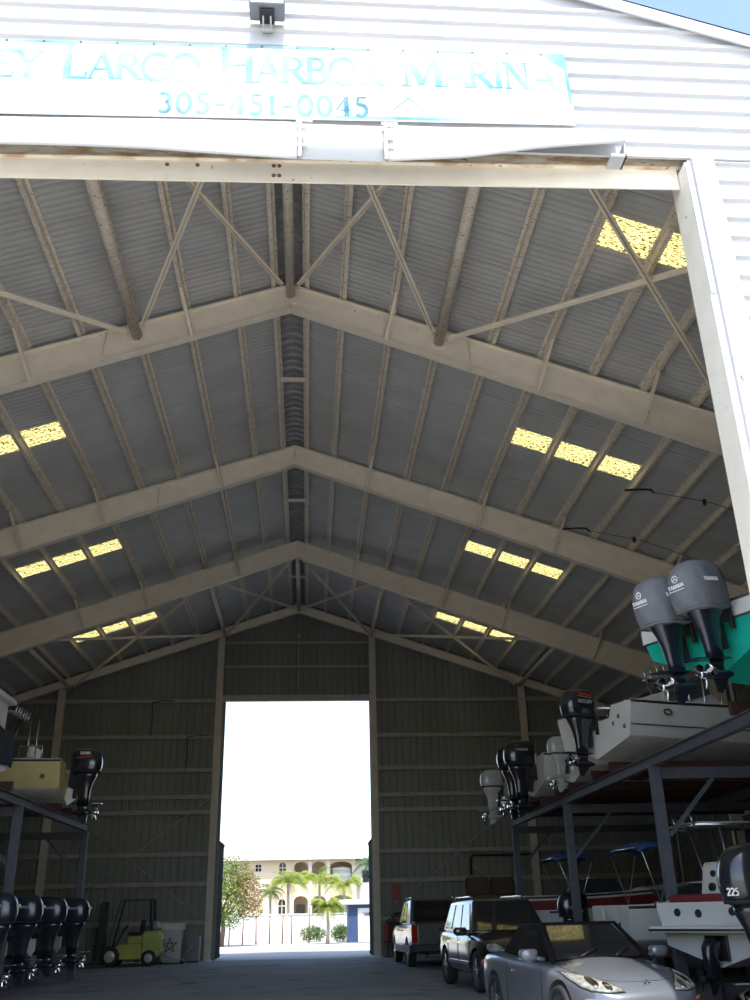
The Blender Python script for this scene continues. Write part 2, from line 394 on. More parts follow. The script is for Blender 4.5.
# cross ties between the two ridge purlins
for k, yv in enumerate((13.3, 20.8, 28.5, 36.2)):
    mb = MB(); mb.box(-.325, .325, -.05, .05, 0, .09); o = mb.build('ridge_tie', MATS['steel_paint'], loc=(0, yv, zt(.34)+.02), bevel=.006)
    tag(o, 'short cream tie bar across the ridge purlins, %s' % BAYN[k], 'tie bar', 'ridge tie bars')

# rigid frames
def Isec(mb, xs, top, bot, y, fl=.21, tf=.02, tw=.016):
    for a, b in zip(xs, xs[1:]):
        for (za, zb2, hw) in (((top(a), top(b)), (top(a)-tf, top(b)-tf), fl/2), ((bot(a)+tf, bot(b)+tf), (bot(a), bot(b)), fl/2), ((top(a)-tf, top(b)-tf), (bot(a)+tf, bot(b)+tf), tw/2)):
            i = [mb.av(p) for p in ((a,y-hw,za[0]),(b,y-hw,za[1]),(b,y-hw,zb2[1]),(a,y-hw,zb2[0]),(a,y+hw,za[0]),(b,y+hw,za[1]),(b,y+hw,zb2[1]),(a,y+hw,zb2[0]))]
            for q in ((0,1,2,3),(7,6,5,4),(0,4,5,1),(1,5,6,2),(2,6,7,3),(3,7,4,0)): mb.af([i[j] for j in q], False)
def make_frame():
    root = empty('steel_frame', (0, 0, 0))
    for sx in (-1, 1):
        mb = MB(); Isec(mb, [0, sx*2.0, sx*5.5, sx*9.7, sx*15.35], lambda x: zt(x)-.004, zb, 0)
        for x in (sx*.012,): mb.box(min(x, x+sx*.014), max(x, x+sx*.014), -.105, .105, zb(0)+.02, zt(0)-.02)      # ridge splice plate
        mb.build('rafter', MATS['steel_paint'], root)
        mb = MB(); zc = zt(15.4)
        for (xa, xb) in ((14.75, 14.77), (15.55, 15.57)): mb.box(min(sx*xa, sx*xb), max(sx*xa, sx*xb), -.105, .105, 0, zt(15.6) if xa > 15 else zb(14.76))
        mb.box(min(sx*14.77, sx*15.55), max(sx*14.77, sx*15.55), -.008, .008, 0, zb(15.2))
        mb.build('column', MATS['steel_paint'], root)
        for x in (2.23, 5.45, 7.6, 10.8, 12.95):
            for sy in (-1, 1):
                mb = MB(); mb.bar((sx*(x-.17), sy*.09, zb(x-.17)+.02), (sx*x, sy*.95, zt(x)-.02), .06, .06); mb.build('flange_brace', MATS['steel_paint'], root)
        mb = MB(); x = sx*3.85; mb.tube([(x, -.03, zt(x)-.03), (x+sx*.02, -.05, (zt(x)+zb(x))/2), (x, -.12, zb(x)-.03)], .010, 6)
        mb.tube([(x+.035*math.cos(t), -.13, zb(x)-.06+.035*math.sin(t)) for t in (2*math.pi*j/10 for j in range(10))], .008, 6, closed=True)
        mb.build('hanger_rod', MATS['steel_paint'], root)
    for xx in (-3.2, 0, 3.2):
        mb = MB(); z = zt(xx)-.36; mb.box(xx-.12, xx+.12, -.035, -.009, z-.11, z+.11); mb.build('gusset_plate', MATS['steel_paint'], root, bevel=.004)
    return root
fp = make_frame()
FN = ['first and nearest cream steel roof frame spanning the shed', 'second cream steel roof frame, in the middle of the shed', 'third and farthest cream steel roof frame, with bracing behind it']
for i in range(3):
    o = fp if i == 0 else copy_tree(fp)
    o.location = (0, FR[i+1], 0); tag(o, FN[i], 'roof frame', 'steel roof frames')
# end rafter of the back wall
root = empty('end_frame', (0, 40.05, 0), label='shallow cream end rafter along the top of the back wall', cat='roof frame')
for sx in (-1, 1):
    mb = MB(); Isec(mb, [0, sx*15.6], lambda x: zt(x)-.004, lambda x: 13.82-.335*abs(x), 0, fl=.2); mb.build('rafter', MATS['steel_paint'], root)

# roof struts (pipes) and cross bracing in the first and the last bay
def zbr(x): return 13.90 - .355*abs(x)
SIDE = {0: 'at the ridge', -3.2: 'left of the ridge', 3.2: 'right of the ridge', -9.6: 'far left of the ridge', 9.6: 'far right of the ridge'}
NODE = {0: 'ridge', -3.2: 'left strut', 3.2: 'right strut', -9.6: 'far left strut', 9.6: 'far right strut'}
for b, (ya, yb) in enumerate(((FR[0]+.05, FR[1]-.13), (FR[3]+.13, FR[4]-.23))):
    for x in (0, -3.2, 3.2, -9.6, 9.6):
        mb = MB(); r = (.115 if abs(x) == 3.2 else .095) if b == 0 else .085; mb.tube([(0, 0, 0), (0, yb-ya, 0)], r, 14)
        o = mb.build('strut_pipe', MATS['purlin_paint'], loc=(x, ya, zbr(x)))
        tag(o, 'round cream strut pipe %s, %s' % (SIDE[x], BAYN[0 if b == 0 else 3]), 'strut', 'roof strut pipes')
    for (xa, xb) in ((0, 3.2), (0, -3.2), (3.2, 9.6), (-3.2, -9.6)):
        for (x0, x1, z_off) in ((xa, xb, -.10), (xb, xa, .03)):
            mb = MB(); p0 = Vector((x0, ya, zbr(x0)+z_off)); p1 = Vector((x1, yb, zbr(x1)+z_off)); d = (p1-p0).normalized()
            if b == 1: p1 = p1 - d*.12
            off = .175/max(abs(d.x), .1); p0 = p0 + d*off; L_ = p1 - d*off - p0
            mb.bar((0,0,0), L_, .11, .014); mb.bar(Vector((0,0,-.048)), L_+Vector((0,0,-.048)), .014, .082)
            o = mb.build('brace_bar', MATS['steel_paint'], loc=p0)
            tag(o, 'diagonal cream brace, %s at %s to %s at %s' % (NODE[x0], 'entrance' if b == 0 else 'third frame', NODE[x1], 'first frame' if b == 0 else 'back wall'), 'brace', 'roof brace bars')

# ---------------------------------------------------------------- back wall
DX, DZ = 3.06, 9.95
mb = MB(); per = .305; x = -HW; lev = []
while x < HW:
    for dx, h in ((0, 0), (.19, 0), (.21, -.03), (.265, -.03), (.285, 0)):
        if x+dx < HW: lev.append((x+dx, h))
    x += per
for c in (-DX, DX, 0): lev.append((c, 0))
lev.append((HW, 0)); lev.sort()
for (xa, ha), (xb, hb) in zip(lev, lev[1:]):
    if xb-xa < 1e-4: continue
    xm = (xa+xb)/2; z0 = DZ if abs(xm) < DX else 0
    mb.quad((xa, 40.32-ha, z0), (xb, 40.32-hb, z0), (xb, 40.32-hb, zroof(xb)+.03), (xa, 40.32-ha, zroof(xa)+.03))
struct(mb.build('wall_back', MATS['back_sheet']))
for x, nm in ((-9.9, 'far left'), (-3.33, 'left of the doorway'), (3.22, 'right of the doorway'), (9.7, 'far right')):
    root = empty('wall_column', (x, 40.0, 0), label='cream steel column of the back wall, %s' % nm, cat='column', group='back wall columns')
    mb = MB(); h = 13.80-.335*abs(x)
    for sy in (-.125, .11): mb.box(-.13, .13, sy, sy+.015, 0, h)
    mb.box(-.008, .008, -.115, .115, 0, h); mb.build('shaft', MATS['column_paint'], root)
    mb = MB(); mb.box(-.17, .17, -.17, .17, 0, .02); mb.build('base_plate', MATS['steel_paint'], root)
GZ = [9.98, 8.48, 7.12, 6.05, 5.45, 3.85, 2.75, 1.35]
for z, k in zip(GZ, range(8)):
    for (xa, xb, sn) in ((-15.6, -3.46, 'left'), (3.36, 15.6, 'right')):
        if abs(z-9.98) < .1:
            pass
        mb = MB(); L_ = xb-xa
        mb.box(0, L_, -.012, .0, -.085, .085); mb.box(0, L_, -.085, .0, .073, .085); mb.box(0, L_, -.012, .06, -.085, -.073)
        o = mb.build('wall_girt', MATS['girt_paint'], loc=(xa, 40.235, z)); 
        tag(o, 'horizontal girt of the back wall %s of the doorway, %s from the top' % (sn, ORD[k]), 'girt', 'back wall girts')
for z, k in ((11.45, 'lower'), (12.52, 'upper')):
    mb = MB(); mb.box(-3.18, 3.07, -.01, .03, -.05, .05); o = mb.build('wall_girt', MATS['girt_paint'], loc=(0, 40.22, z)); tag(o, '%s thin girt on the wall panel above the far doorway' % k, 'girt')
mb = MB(); mb.box(-3.2, 3.09, -.09, .09, 0, .26); struct(mb.build('trim_2', MATS['header_grey'], loc=(0, 40.2, DZ-.02), bevel=.01), 'grey header over the far doorway', 'header')
mb = MB(); mb.tube([(0, 40.13, 10.2), (0, 40.13, 12.75)], .015, 6); mb.box(-.05, .05, 40.05, 40.18, 12.72, 12.86)
tag(mb.build('conduit', MATS['header_grey']), 'thin vertical conduit with small sensor on the panel above the far doorway', 'conduit')
for sx, nm, lb in ((-1, 'door_1', 'left'), (1, 'door_2', 'right')):
    root = empty(nm, (sx*3.10, 40.42, 0)); struct(root, 'dark teal door leaf folded open outside, %s of the far doorway' % lb, 'door')
    mb = MB(); mb.box(-.03, .03, 0, 2.1, .03, 4.35)
    for z in (.05, 1.5, 2.9, 4.22): mb.box(-.05, .05, 0, 2.1, z, z+.1)
    mb.build('door_leaf', MATS['door_teal'], root)
# diagonal bracing cables of the back wall
for i, (x0, z0, x1, z1, lb) in enumerate(((-9.75, 1.4, -3.5, 6.0, 'rising to the right, left of the doorway'), (-9.75, 6.0, -3.5, 1.4, 'falling to the right, left of the doorway'),
                                      (3.4, 1.4, 9.6, 6.0, 'rising to the right, right of the doorway'), (3.4, 6.0, 9.6, 1.4, 'falling to the right, right of the doorway'))):
    mb = MB(); mb.tube([(x0, 40.12-.03*(i % 2), z0), (x1, 40.12-.03*(i % 2), z1)], .016, 6); tag(mb.build('wall_cable', MATS['header_grey']), 'thin steel bracing cable on the back wall %s' % lb, 'cable', 'back wall cables')
# hanging black wires on the left back wall
for k, (px, za, zb_) in enumerate(((-6.15, 9.9, 8.5), (-4.6, 8.45, 7.1))):
    mb = MB(); pts = [(px+.05*math.sin(3*t), 40.17, za+(zb_-za)*t) for t in [i/8 for i in range(9)]]
    pts = [(px+.9, 40.17, za+.05), (px+.5, 40.17, za+.1), (px+.2, 40.17, za+.03)] + pts
    mb.tube(pts, .02, 6); tag(mb.build('wire', MATS['cable_black']), 'black wire hanging on the back wall between the %s girts' % ('first and second' if k == 0 else 'second and third'), 'wire')

# ---------------------------------------------------------------- side walls
for sx, nm in ((-1, 'wall_left'), (1, 'wall_right')):
    mb = MB(); y = 9.0; lv = []
    while y < 40.3:
        for dy, h in ((0, 0), (.19, 0), (.21, .03), (.265, .03), (.285, 0)):
            lv.append((min(y+dy, 40.3), h))
        y += per
    for (ya, ha), (yb, hb) in zip(lv, lv[1:]):
        mb.quad((sx*(HW-.02+ha), ya, 0), (sx*(HW-.02+hb), yb, 0), (sx*(HW-.02+hb), yb, zroof(HW)+.03), (sx*(HW-.02+ha), ya, zroof(HW)+.03))
    struct(mb.build(nm, MATS['back_sheet']))
# ---------------------------------------------------------------- front wall
mb = MB(); lev = []; z = 0.0; per = .30
ZTOP = zroof(0)+.35
while z < ZTOP:
    for dz, h in ((0, 0), (.175, 0), (.198, .036), (.255, .036), (.285, 0)):
        if z+dz < ZTOP: lev.append((z+dz, h))
    z += per
lev += [(10.45, 0), (ZTOP, 0)]; lev.sort()
def xmax(z): return min(HW, max(0, (zroof(0)+.36-z)/.34))
OX = 5.60
for (za, ha), (zc, hc) in zip(lev, lev[1:]):
    if zc-za < 1e-4: continue
    zm = (za+zc)/2
    spans = [(-1, 1)] if zm > 10.45 else [(-1, 0), (0, 1)]
    for a, b in spans:
        xa0, xa1 = (-xmax(za), -xmax(zc)) if a == -1 else (OX, OX)
        xb0, xb1 = (xmax(za), xmax(zc)) if b == 1 else (-OX, -OX)
        mb.quad((xa0, 9.02-ha, za), (xb0, 9.02-ha, za), (xb1, 9.02-hc, zc), (xa1, 9.02-hc, zc))
struct(mb.build('wall_front', MATS['siding_white']))
for sx, nm in ((-1, 'trim_3'), (1, 'trim_4')):
    mb = MB()
    def P(x, dz, y): return (sx*x, y, zroof(x)+dz)
    for (y0, y1, d0, d1) in ((8.93, 8.955, .28, .52), (8.93, 9.12, .49, .52)):
        i = [mb.av(p) for p in (P(0,d0,y0), P(HW+.4,d0,y0), P(HW+.4,d0,y1), P(0,d0,y1), P(0,d1,y0), P(HW+.4,d1,y0), P(HW+.4,d1,y1), P(0,d1,y1))]
        for q in ((0,3,2,1),(4,5,6,7),(0,1,5,4),(1,2,6,5),(2,3,7,6),(3,0,4,7)): mb.af([i[k] for k in q], False)
    struct(mb.build(nm, MATS['trim_white']), 'white rake trim along the %s edge of the front gable' % ('left' if sx < 0 else 'right'), 'trim')
# door posts
for sx, nm, sn in ((-1, 'trim_5', 'left'), (1, 'trim_6', 'right')):
    root = empty(nm, (0, 0, 0)); struct(root, 'white steel door post at the %s of the front opening' % sn, 'door post')
    def bx(m, xa, xb, *a): m.box(min(sx*xa, sx*xb), max(sx*xa, sx*xb), *a)
    mb = MB(); bx(mb, 5.27, 5.31, 8.97, 9.42, 0, 10.36); bx(mb, 5.31, 5.55, 9.38, 9.42, 0, 10.36); mb.build('inner_post', MATS['lintel_cream'], root)
    mb = MB(); bx(mb, 5.27, 5.345, 8.95, 8.969, 8.3, 10.30); mb.build('track_cover', MATS['trim_white'], root, bevel=.003)
    mb = MB(); bx(mb, 5.35, 5.64, 8.90, 8.99, 0, 10.40); bx(mb, 5.312, 5.35, 8.955, 8.99, 0, 8.3); bx(mb, 5.312, 5.35, 8.972, 8.99, 8.3, 10.40); mb.build('casing', MATS['trim_white'], root, bevel=.006)
    mb = MB(); bx(mb, 5.40, 5.42, 8.87, 8.895, 7.05, 7.17); bx(mb, 5.385, 5.435, 8.88, 8.898, 7.09, 7.13); mb.build('latch', MATS['rusty_cream'], root)
# lintel, sagging a little to the left
root = empty('trim_7', (0, 9.2, 10.02), rot=(0, -R_(1.0), 0)); struct(root, 'cream steel lintel with rusty top edge over the front opening', 'lintel')
mb = MB(); mb.box(-5.7, 5.262, -.01, .01, 0, .32); mb.box(-5.7, 5.262, .01, .04, .29, .32); mb.build('face_plate', MATS['lintel_cream'], root)
mb = MB(); mb.box(-5.7, 5.268, -.06, .06, .32, .342); mb.box(-5.7, 5.33, -.02, .0, .342, .60); mb.build('top_flange', MATS['rusty_cream'], root)
for (x, z) in ((-1.36,.25),(-.98,.25),(-.02,.26),(.05,.26),(-.02,.10),(.05,.10)):
    mb = MB(); mb.lathe([(.026, -.022), (.026, -.008)], 10, 'y', (x, 0, z)); mb.build('bolt', MATS['rust_brown'], root)

# ---------------------------------------------------------------- door track hood: two battered lengths of white flashing
root = empty('track_hood', (0, 0, 0), label='bent white sheet metal hood over the door track under the sign', cat='hood')
def hood(x0, x1, top, bot, n=28, yb=8.70, wob=.010):
    mb = MB(); secs = []
    for i in range(n+1):
        t = i/n; x = x0+(x1-x0)*t; a = top(x); b = bot(x) + wob*math.sin(11*t+1); y1 = yb + .015*math.sin(6*t)
        secs.append([(x, 9.0, a+.13), (x, 8.86, a+.10), (x, y1+.03, a+.02), (x, y1, a-.04), (x, y1, b+.03), (x, y1+.02, b)])
    mb.loft(secs, closed=False, smooth=True); return mb
def piece(tab):
    def f(x):
        for (a, za), (b, zc) in zip(tab, tab[1:]):
            if x <= b or b == tab[-1][0]: return za + (zc-za)*(x-a)/(b-a)
    return f
hood(-7.0, .28, piece([(-7, 10.40), (-3.3, 10.46), (.3, 10.54)]), piece([(-7, 10.02), (-3.3, 10.03), (-1.5, 10.02), (.3, 9.955)])).build('hood_sheet', MATS['trim_white'], root, solid=.004)
hood(1.39, 4.42, piece([(1.39, 10.55), (4.42, 10.60)]), piece([(1.39, 9.955), (2.54, 10.12), (3.69, 10.30), (4.42, 10.42)])).build('hood_sheet', MATS['trim_white'], root, solid=.004)
mb = MB(); secs = []
for i in range(9):
    t = i/8; x = .26+1.15*t; secs.append([(x, 9.0, 10.68), (x, 8.87, 10.65), (x, 8.76, 10.57), (x, 8.735, 10.50), (x, 8.735, 9.97)])
mb.loft(secs, closed=False); mb.build('joint_sheet', MATS['trim_white'], root, solid=.004)
for x in (.31, 1.37):
    mb = MB(); mb.box(x-.02, x+.02, 8.672, 8.694, 9.97, 10.56); mb.box(x-.03, x+.10, 8.675, 8.692, 10.14, 10.16); mb.box(x-.03, x+.10, 8.675, 8.692, 10.27, 10.29); mb.box(x-.05, x+.15, 8.675, 8.692, 10.53, 10.56)
    mb.build('joint_strap', MATS['rusty_white'], root)
mb = MB(); mb.box(4.22, 4.42, 8.74, 8.97, 10.20, 10.24); mb.box(4.40, 4.42, 8.74, 8.97, 10.20, 10.42); mb.build('hood_bracket', MATS['trim_white'], root)

# ---------------------------------------------------------------- sign
mat('sign_white', (.90,.93,.94), (.84,.90,.92), rough=.4, scale=2)
mat('sign_edge', (.12,.29,.40), (.38,.52,.55), rough=.9, spec=.1, scale=.9, lo=.4, hi=.62)
mat('sign_letters', (.12,.32,.35), (.40,.50,.51), rough=.9, spec=.1, scale=1.1, lo=.40, hi=.62)
mat('sign_digits', (.05,.18,.25), (.28,.42,.45), rough=.9, spec=.1, scale=.9, lo=.40, hi=.58)
root = empty('banner_sign', (0, 8.93, 10.84), rot=(0, -R_(1.2), 0), label='sun-faded white sign with pale turquoise lettering of the marina over the opening', cat='sign')
SLX, SRX, SZ1 = -4.25, 3.90, 1.26
mb = MB(); mb.box(SLX, SRX, 0, .03, 0, SZ1); mb.build('panel', MATS['sign_white'], root)
mb = MB(); mb.box(SLX, SRX-.02, -.004, 0, SZ1-.045, SZ1); mb.build('top_edge', MATS['sign_edge'], root)
mb = MB(); mb.box(SRX-.05, SRX, -.0045, 0, .35, SZ1-.01); mb.prism([(SRX-.32, SZ1-.04), (SRX-.04, SZ1-.04), (SRX-.04, SZ1-.3)], -.005, 0, plane='xz'); mb.build('corner_edge', MATS['sign_edge'], root)
mb = MB(); mb.box(.28, 2.4, -.004, 0, 0, .055); mb.build('bottom_edge', MATS['sign_edge'], root)
TXT = 'KEY LARGO HARBOR MARINA'; T0 = -4.02
w0 = lettering(MB(), TXT, (0,0,0), (1,0,0), (0,0,1), .60, small=.78, track=0); w1 = lettering(MB(), TXT, (0,0,0), (1,0,0), (0,0,1), .60, small=.78, track=.1)
trk = .1*(3.72-T0-w0)/(w1-w0); x = T0
for wd in TXT.split():
    mb = MB(); x += lettering(mb, wd, (x, -.003, .60), (1,0,0), (0,0,1), .60, w=.165, serif=True, small=.78, track=trk) + .60*.42
    mb.build('lettering', MATS['sign_letters'], root)
x = -1.50
for wd in '305-451-0045':
    mb = MB(); x += lettering(mb, wd, (x, -.003, .05), (1,0,0), (0,0,1), .33, w=.20, serif=True, track=.13); mb.build('phone_digits', MATS['sign_digits'], root)
mb = MB(); mb.prism([(1.50,.18),(1.515,.165),(1.72,.36),(1.93,.125),(1.945,.14),(1.72,.395)], -.004, 0, plane='xz'); mb.build('emblem', MATS['sign_letters'], root)
for i in range(17):
    mb = MB(); mb.lathe([(.014, -.012), (.014, 0)], 8, 'y', (SLX+.3+.47*i, 0, SZ1-.02)); mb.build('screw', MATS['black_iron'], root)
# floodlight box above the sign
mat('box_grey', (.16,.17,.20), (.12,.13,.155), rough=.5)
root = empty('floodlight', (-.155, 8.98, 12.56), label='dark grey floodlight box on bracket above the sign', cat='floodlight')
mb = MB(); mb.box(-.235, .235, -.34, -.06, -.02, .26); mb.build('housing', MATS['box_grey'], root, bevel=.02)
mb = MB(); mb.box(-.10, .10, -.28, -.05, -.06, -.02); mb.build('lens_frame', MATS['black_iron'], root, bevel=.006)
mb = MB(); mb.box(-.07, .07, -.06, .02, -.13, .10); mb.tube([(-.05,-.05,-.15),(-.05,-.2,-.08)], .012, 6); mb.tube([(.05,-.05,-.15),(.05,-.2,-.08)], .012, 6); mb.box(-.07,.07,-.07,-.05,-.19,-.13); mb.build('bracket', MATS['header_grey'], root)
# ================================================================ outboard motors
mat('motor_black', (.018,.019,.024), (.012,.013,.017), rough=.22, coat=.6)
mat('motor_navy', (.014,.018,.030), (.010,.013,.022), rough=.28, coat=.5)
mat('motor_white', (.40,.40,.385), (.34,.34,.325), rough=.3, coat=.4)
mat('cover_grey', (.155,.16,.17), (.125,.13,.14), rough=.85, scale=6, bump=.5, bump_scale=7)
mat('decal_white', (.80,.80,.80), rough=.5)
mat('decal_red', (.55,.03,.03), rough=.4)
mat('decal_blue', (.05,.22,.50), rough=.4)
mat('decal_silver', (.45,.45,.46), rough=.35, metal=.4)
mat('prop_steel', (.75,.75,.76), (.62,.62,.63), rough=.12, metal=1.0)
mat('rubber_black', (.014,.014,.015), rough=.75)
def sup(xc, hl, hw, z, n=24, e=2.6, yc=0):
    out = []
    for j in range(n):
        t = 2*math.pi*j/n; c, s = math.cos(t), math.sin(t)
        out.append((xc + hl*math.copysign(abs(c)**(2/e), c), yc + hw*math.copysign(abs(s)**(2/e), s), z))
    return out
COWL = [(0, .36, .31, .20), (.05, .37, .37, .25), (.18, .38, .41, .275), (.36, .38, .41, .27), (.50, .36, .385, .25), (.59, .34, .33, .205), (.635, .33, .24, .14), (.65, .33, .10, .06)]
def make_outboard(style='black', scale=1.0):
    """aft is +x, up is z, origin where the bracket meets the top of the transom"""
    root = empty('outboard_motor'); body = {'black': 'motor_black', 'navy': 'motor_navy', 'white': 'motor_white', 'covered': 'motor_navy'}[style]
    B = MATS[body]; S = Matrix.Scale(scale, 4)
    def nb(): m = MB(); m.M = S; return m
    if style == 'covered':
        mb = nb(); rr = random.Random(3); secs = []
        for k, (z, xc, hl, hw) in enumerate([(-.07, .36, .37, .275), (-.05, .37, .40, .30), (.10, .385, .435, .315), (.28, .39, .445, .315), (.44, .385, .43, .30), (.56, .37, .385, .26), (.635, .355, .30, .20), (.67, .35, .17, .11), (.68, .35, .05, .03)]):
            ring = sup(xc, hl, hw, z, 36, 2.5); secs.append([(x+.010*math.sin(5*j*.35+k*.9), y+.010*math.sin(7*j*.3+k), zz+.012*math.sin(j*.9+k)*(k < 2)) for j, (x, y, zz) in enumerate(ring)])
        mb.loft(secs); c = mb.build('cover', MATS['cover_grey'], root, subsurf=1)
        mb = nb(); mb.tube([(x, y, -.055) for x, y, _ in sup(.365, .40, .30, 0, 36, 2.5)], .013, 6, closed=True); mb.build('hem_cord', MATS['cover_grey'], c)
        for (org, ux) in (((.832, -.13, .26), (0, 1, 0)), ((.28, -.322, .30), (1, 0, 0)), ((.60, .322, .30), (-1, 0, 0))):
            mb = nb(); lettering(mb, 'YAMAHA', org, ux, (0, 0, 1), .055, w=.24, thick=.006); 
            o0 = Vector(org); u = Vector(ux)
            if ux == (0, 1, 0) or ux == (1, 0, 0):
                for a, b in ((0, .28),): mb.bar(o0+u*a+Vector((0,0,-.03)), o0+u*b+Vector((0,0,-.03)), .008, .01)
                cc = o0+u*.14+Vector((0,0,.13)); mb.tube([cc+u*(.048*math.cos(t))+Vector((0,0,.048*math.sin(t))) for t in (2*math.pi*j/16 for j in range(16))], .007, 5, closed=True)
                for t in (90, 210, 330): mb.bar(cc, cc+u*(.046*math.cos(R_(t)))+Vector((0,0,.046*math.sin(R_(t)))), .008, .012)
            d = mb.build('cover_print', MATS['decal_white'], c)
    else:
        mb = nb(); mb.loft([sup(xc, hl, hw, z, 28) for z, xc, hl, hw in COWL]); c = mb.build('cowl', B, root, subsurf=1)
        mb = nb(); mb.loft([sup(.37, .375+d, .255+d, z, 28) for z, d in ((.035, 0), (.04, .006), (.07, .012), (.075, .004))]); mb.build('cowl_seam', MATS['rubber_black'], c)
    # midsection apron and leg
    mb = nb(); mb.loft([sup(.36, .32, .215, .02, 24), sup(.36, .30, .19, -.06, 24), sup(.365, .23, .14, -.2, 24), sup(.37, .175, .105, -.38, 24), sup(.375, .15, .085, -.58, 24), sup(.38, .15, .075, -.73, 24)]); mb.build('midsection', B, root)
    mb = nb(); mb.prism([(.10,-.06),(.2,-.10),(.62,-.13),(.86,-.10),(.86,.10),(.62,.13),(.2,.10),(.10,.06)], -.745, -.73)
    mb.loft([sup(.37, .15, .055, -.74, 16, 2), sup(.38, .13, .035, -.84, 16, 2), sup(.40, .13, .03, -.96, 16, 2)])
    mb.lathe([(.01, .08), (.035, .12), (.058, .2), (.066, .32), (.066, .48), (.058, .60)], 16, 'x', (0, 0, -.95))
    mb.prism([(.22,-1.0),(.52,-1.0),(.50,-1.19),(.42,-1.21)], -.012, .012, plane='xz'); mb.build('lower_unit', B, root)
    mb = nb(); mb.lathe([(.055, .605), (.060, .63), (.062, .74), (.045, .78), (.035, .785)], 16, 'x', (0, 0, -.95))
    for k in range(3):
        a0 = R_(120*k+20); secs = []
        for i in range(6):
            r = .05+.145*i/5; wd = .028+.075*math.sin(min(1, (i+.6)/4.2)*math.pi*.62); tw = R_(58-22*i/5); sec = []
            for s, th in ((-1, 0), (0, .006), (1, 0), (0, -.006)):
                ax = s*wd*math.cos(tw)*.8; tg = s*wd*math.sin(tw); sec.append((.685+ax+th, 0, 0, r, tg))
            secs.append([(x, r2*math.cos(a0)-t*math.sin(a0), -.95+r2*math.sin(a0)+t*math.cos(a0)) for x, _, _, r2, t in sec])
        mb.loft(secs)
    mb.build('propeller', MATS['prop_steel'], root)
    mb = nb()
    for sy in (-1, 1): mb.box(.004, .06, sy*.14-.03, sy*.14+.03, -.34, .03); mb.box(.05, .22, sy*.12-.02, sy*.12+.02, -.24, -.02)
    mb.tube([(.16, -.14, -.06), (.16, .14, -.06)], .035, 10); mb.box(.10, .2, -.05, .05, -.6, -.1); mb.build('mount_bracket', MATS['rubber_black'], root)
    mb = nb(); mb.tube([(.08, .08, .08), (.01, .09, .13), (.02, .10, .05)] , .02, 8); mb.tube([(.12, -.09, -.10), (.03, -.17, .02), (.035, -.18, .10), (.05, -.17, .16)], .02, 8); mb.build('hose', MATS['rubber_black'], root)
    return root
def decal_text(root, scale, text, h, z, col, side=True, back=False, name='badge'):
    cowl = [c for c in root.children if c.name.startswith(('cowl', 'cover'))][0]
    S = Matrix.Scale(scale, 4); Wd = lettering(MB(), text, (0,0,0), (1,0,0), (0,0,1), h)
    for org, ux in (((.38-Wd/2, -.279, z), (1,0,0)), ((.38+Wd/2, .279, z), (-1,0,0))):
        if not side: break
        mb = MB(); mb.M = S; lettering(mb, text, org, ux, (0,0,1), h, w=.24, thick=.007); mb.build(name, MATS[col], cowl)
    if back: mb = MB(); mb.M = S; lettering(mb, text, (.787, -Wd/2, z), (0,1,0), (0,0,1), h, w=.24, thick=.008); mb.build(name, MATS[col], cowl)
def decal_band(root, scale, pts, col, name='stripe'):
    """a raised swoosh on both flanks of the cowl, polygon in x, z"""
    cowl = [c for c in root.children if c.name.startswith('cowl')][0]
    for sy in (-1, 1):
        mb = MB(); mb.M = Matrix.Scale(scale, 4); mb.prism(pts, sy*.268, sy*.281, plane='xz'); mb.build(name, MATS[col], cowl)
def put_motor(root, boat_xy, rz, z, dy=0.0, tilt=0.0, label=None, group=None, gap=.012):
    """hang a motor on a transom: boat_xy stern centre, rz boat heading; motor's aft is the boat's -x"""
    h = Vector((math.cos(rz), math.sin(rz), 0)); p = Vector((-math.sin(rz), math.cos(rz), 0))
    pos = Vector((boat_xy[0], boat_xy[1], z)) - h*gap + p*dy
    root.location = pos; root.rotation_euler = (0, tilt, rz+math.pi)
    tag(root, label, 'outboard motor', group); return root

# ================================================================ boats
mat('gel_white', (.62,.61,.57), (.55,.54,.50), rough=.5, scale=1.5)
mat('gel_green', (.005,.36,.26), (.004,.30,.215), rough=.4)
mat('gel_yellow', (.56,.47,.22), (.50,.42,.19), rough=.5)
mat('gel_red', (.20,.018,.02), (.16,.014,.016), rough=.5)
mat('gel_grey', (.30,.31,.32), (.26,.27,.28), rough=.4)
mat('bottom_paint', (.30,.30,.28), (.23,.23,.21), rough=.7, scale=4)
mat('bottom_white', (.50,.49,.45), (.40,.39,.36), rough=.7, spec=.25, scale=3)
mat('stripe_black', (.015,.015,.017), rough=.4)
mat('canvas_blue', (.03,.07,.20), (.02,.05,.15), rough=.9, bump=.4, bump_scale=12)
mat('canvas_navy', (.012,.017,.035), (.008,.012,.026), rough=.9)
mat('canvas_white', (.66,.66,.65), (.58,.58,.57), rough=.9, bump=.3, bump_scale=8)
mat('canvas_red', (.17,.016,.022), (.13,.012,.016), rough=.85, bump=.3, bump_scale=10)
mat('vinyl', (.60,.58,.54), (.52,.50,.46), rough=.5)
mat('alu_tube', (.62,.63,.64), (.52,.53,.54), rough=.25, metal=.9)
mat('wind_glass', (.05,.06,.07), (.04,.05,.06), rough=.08)
ZC = [.30]
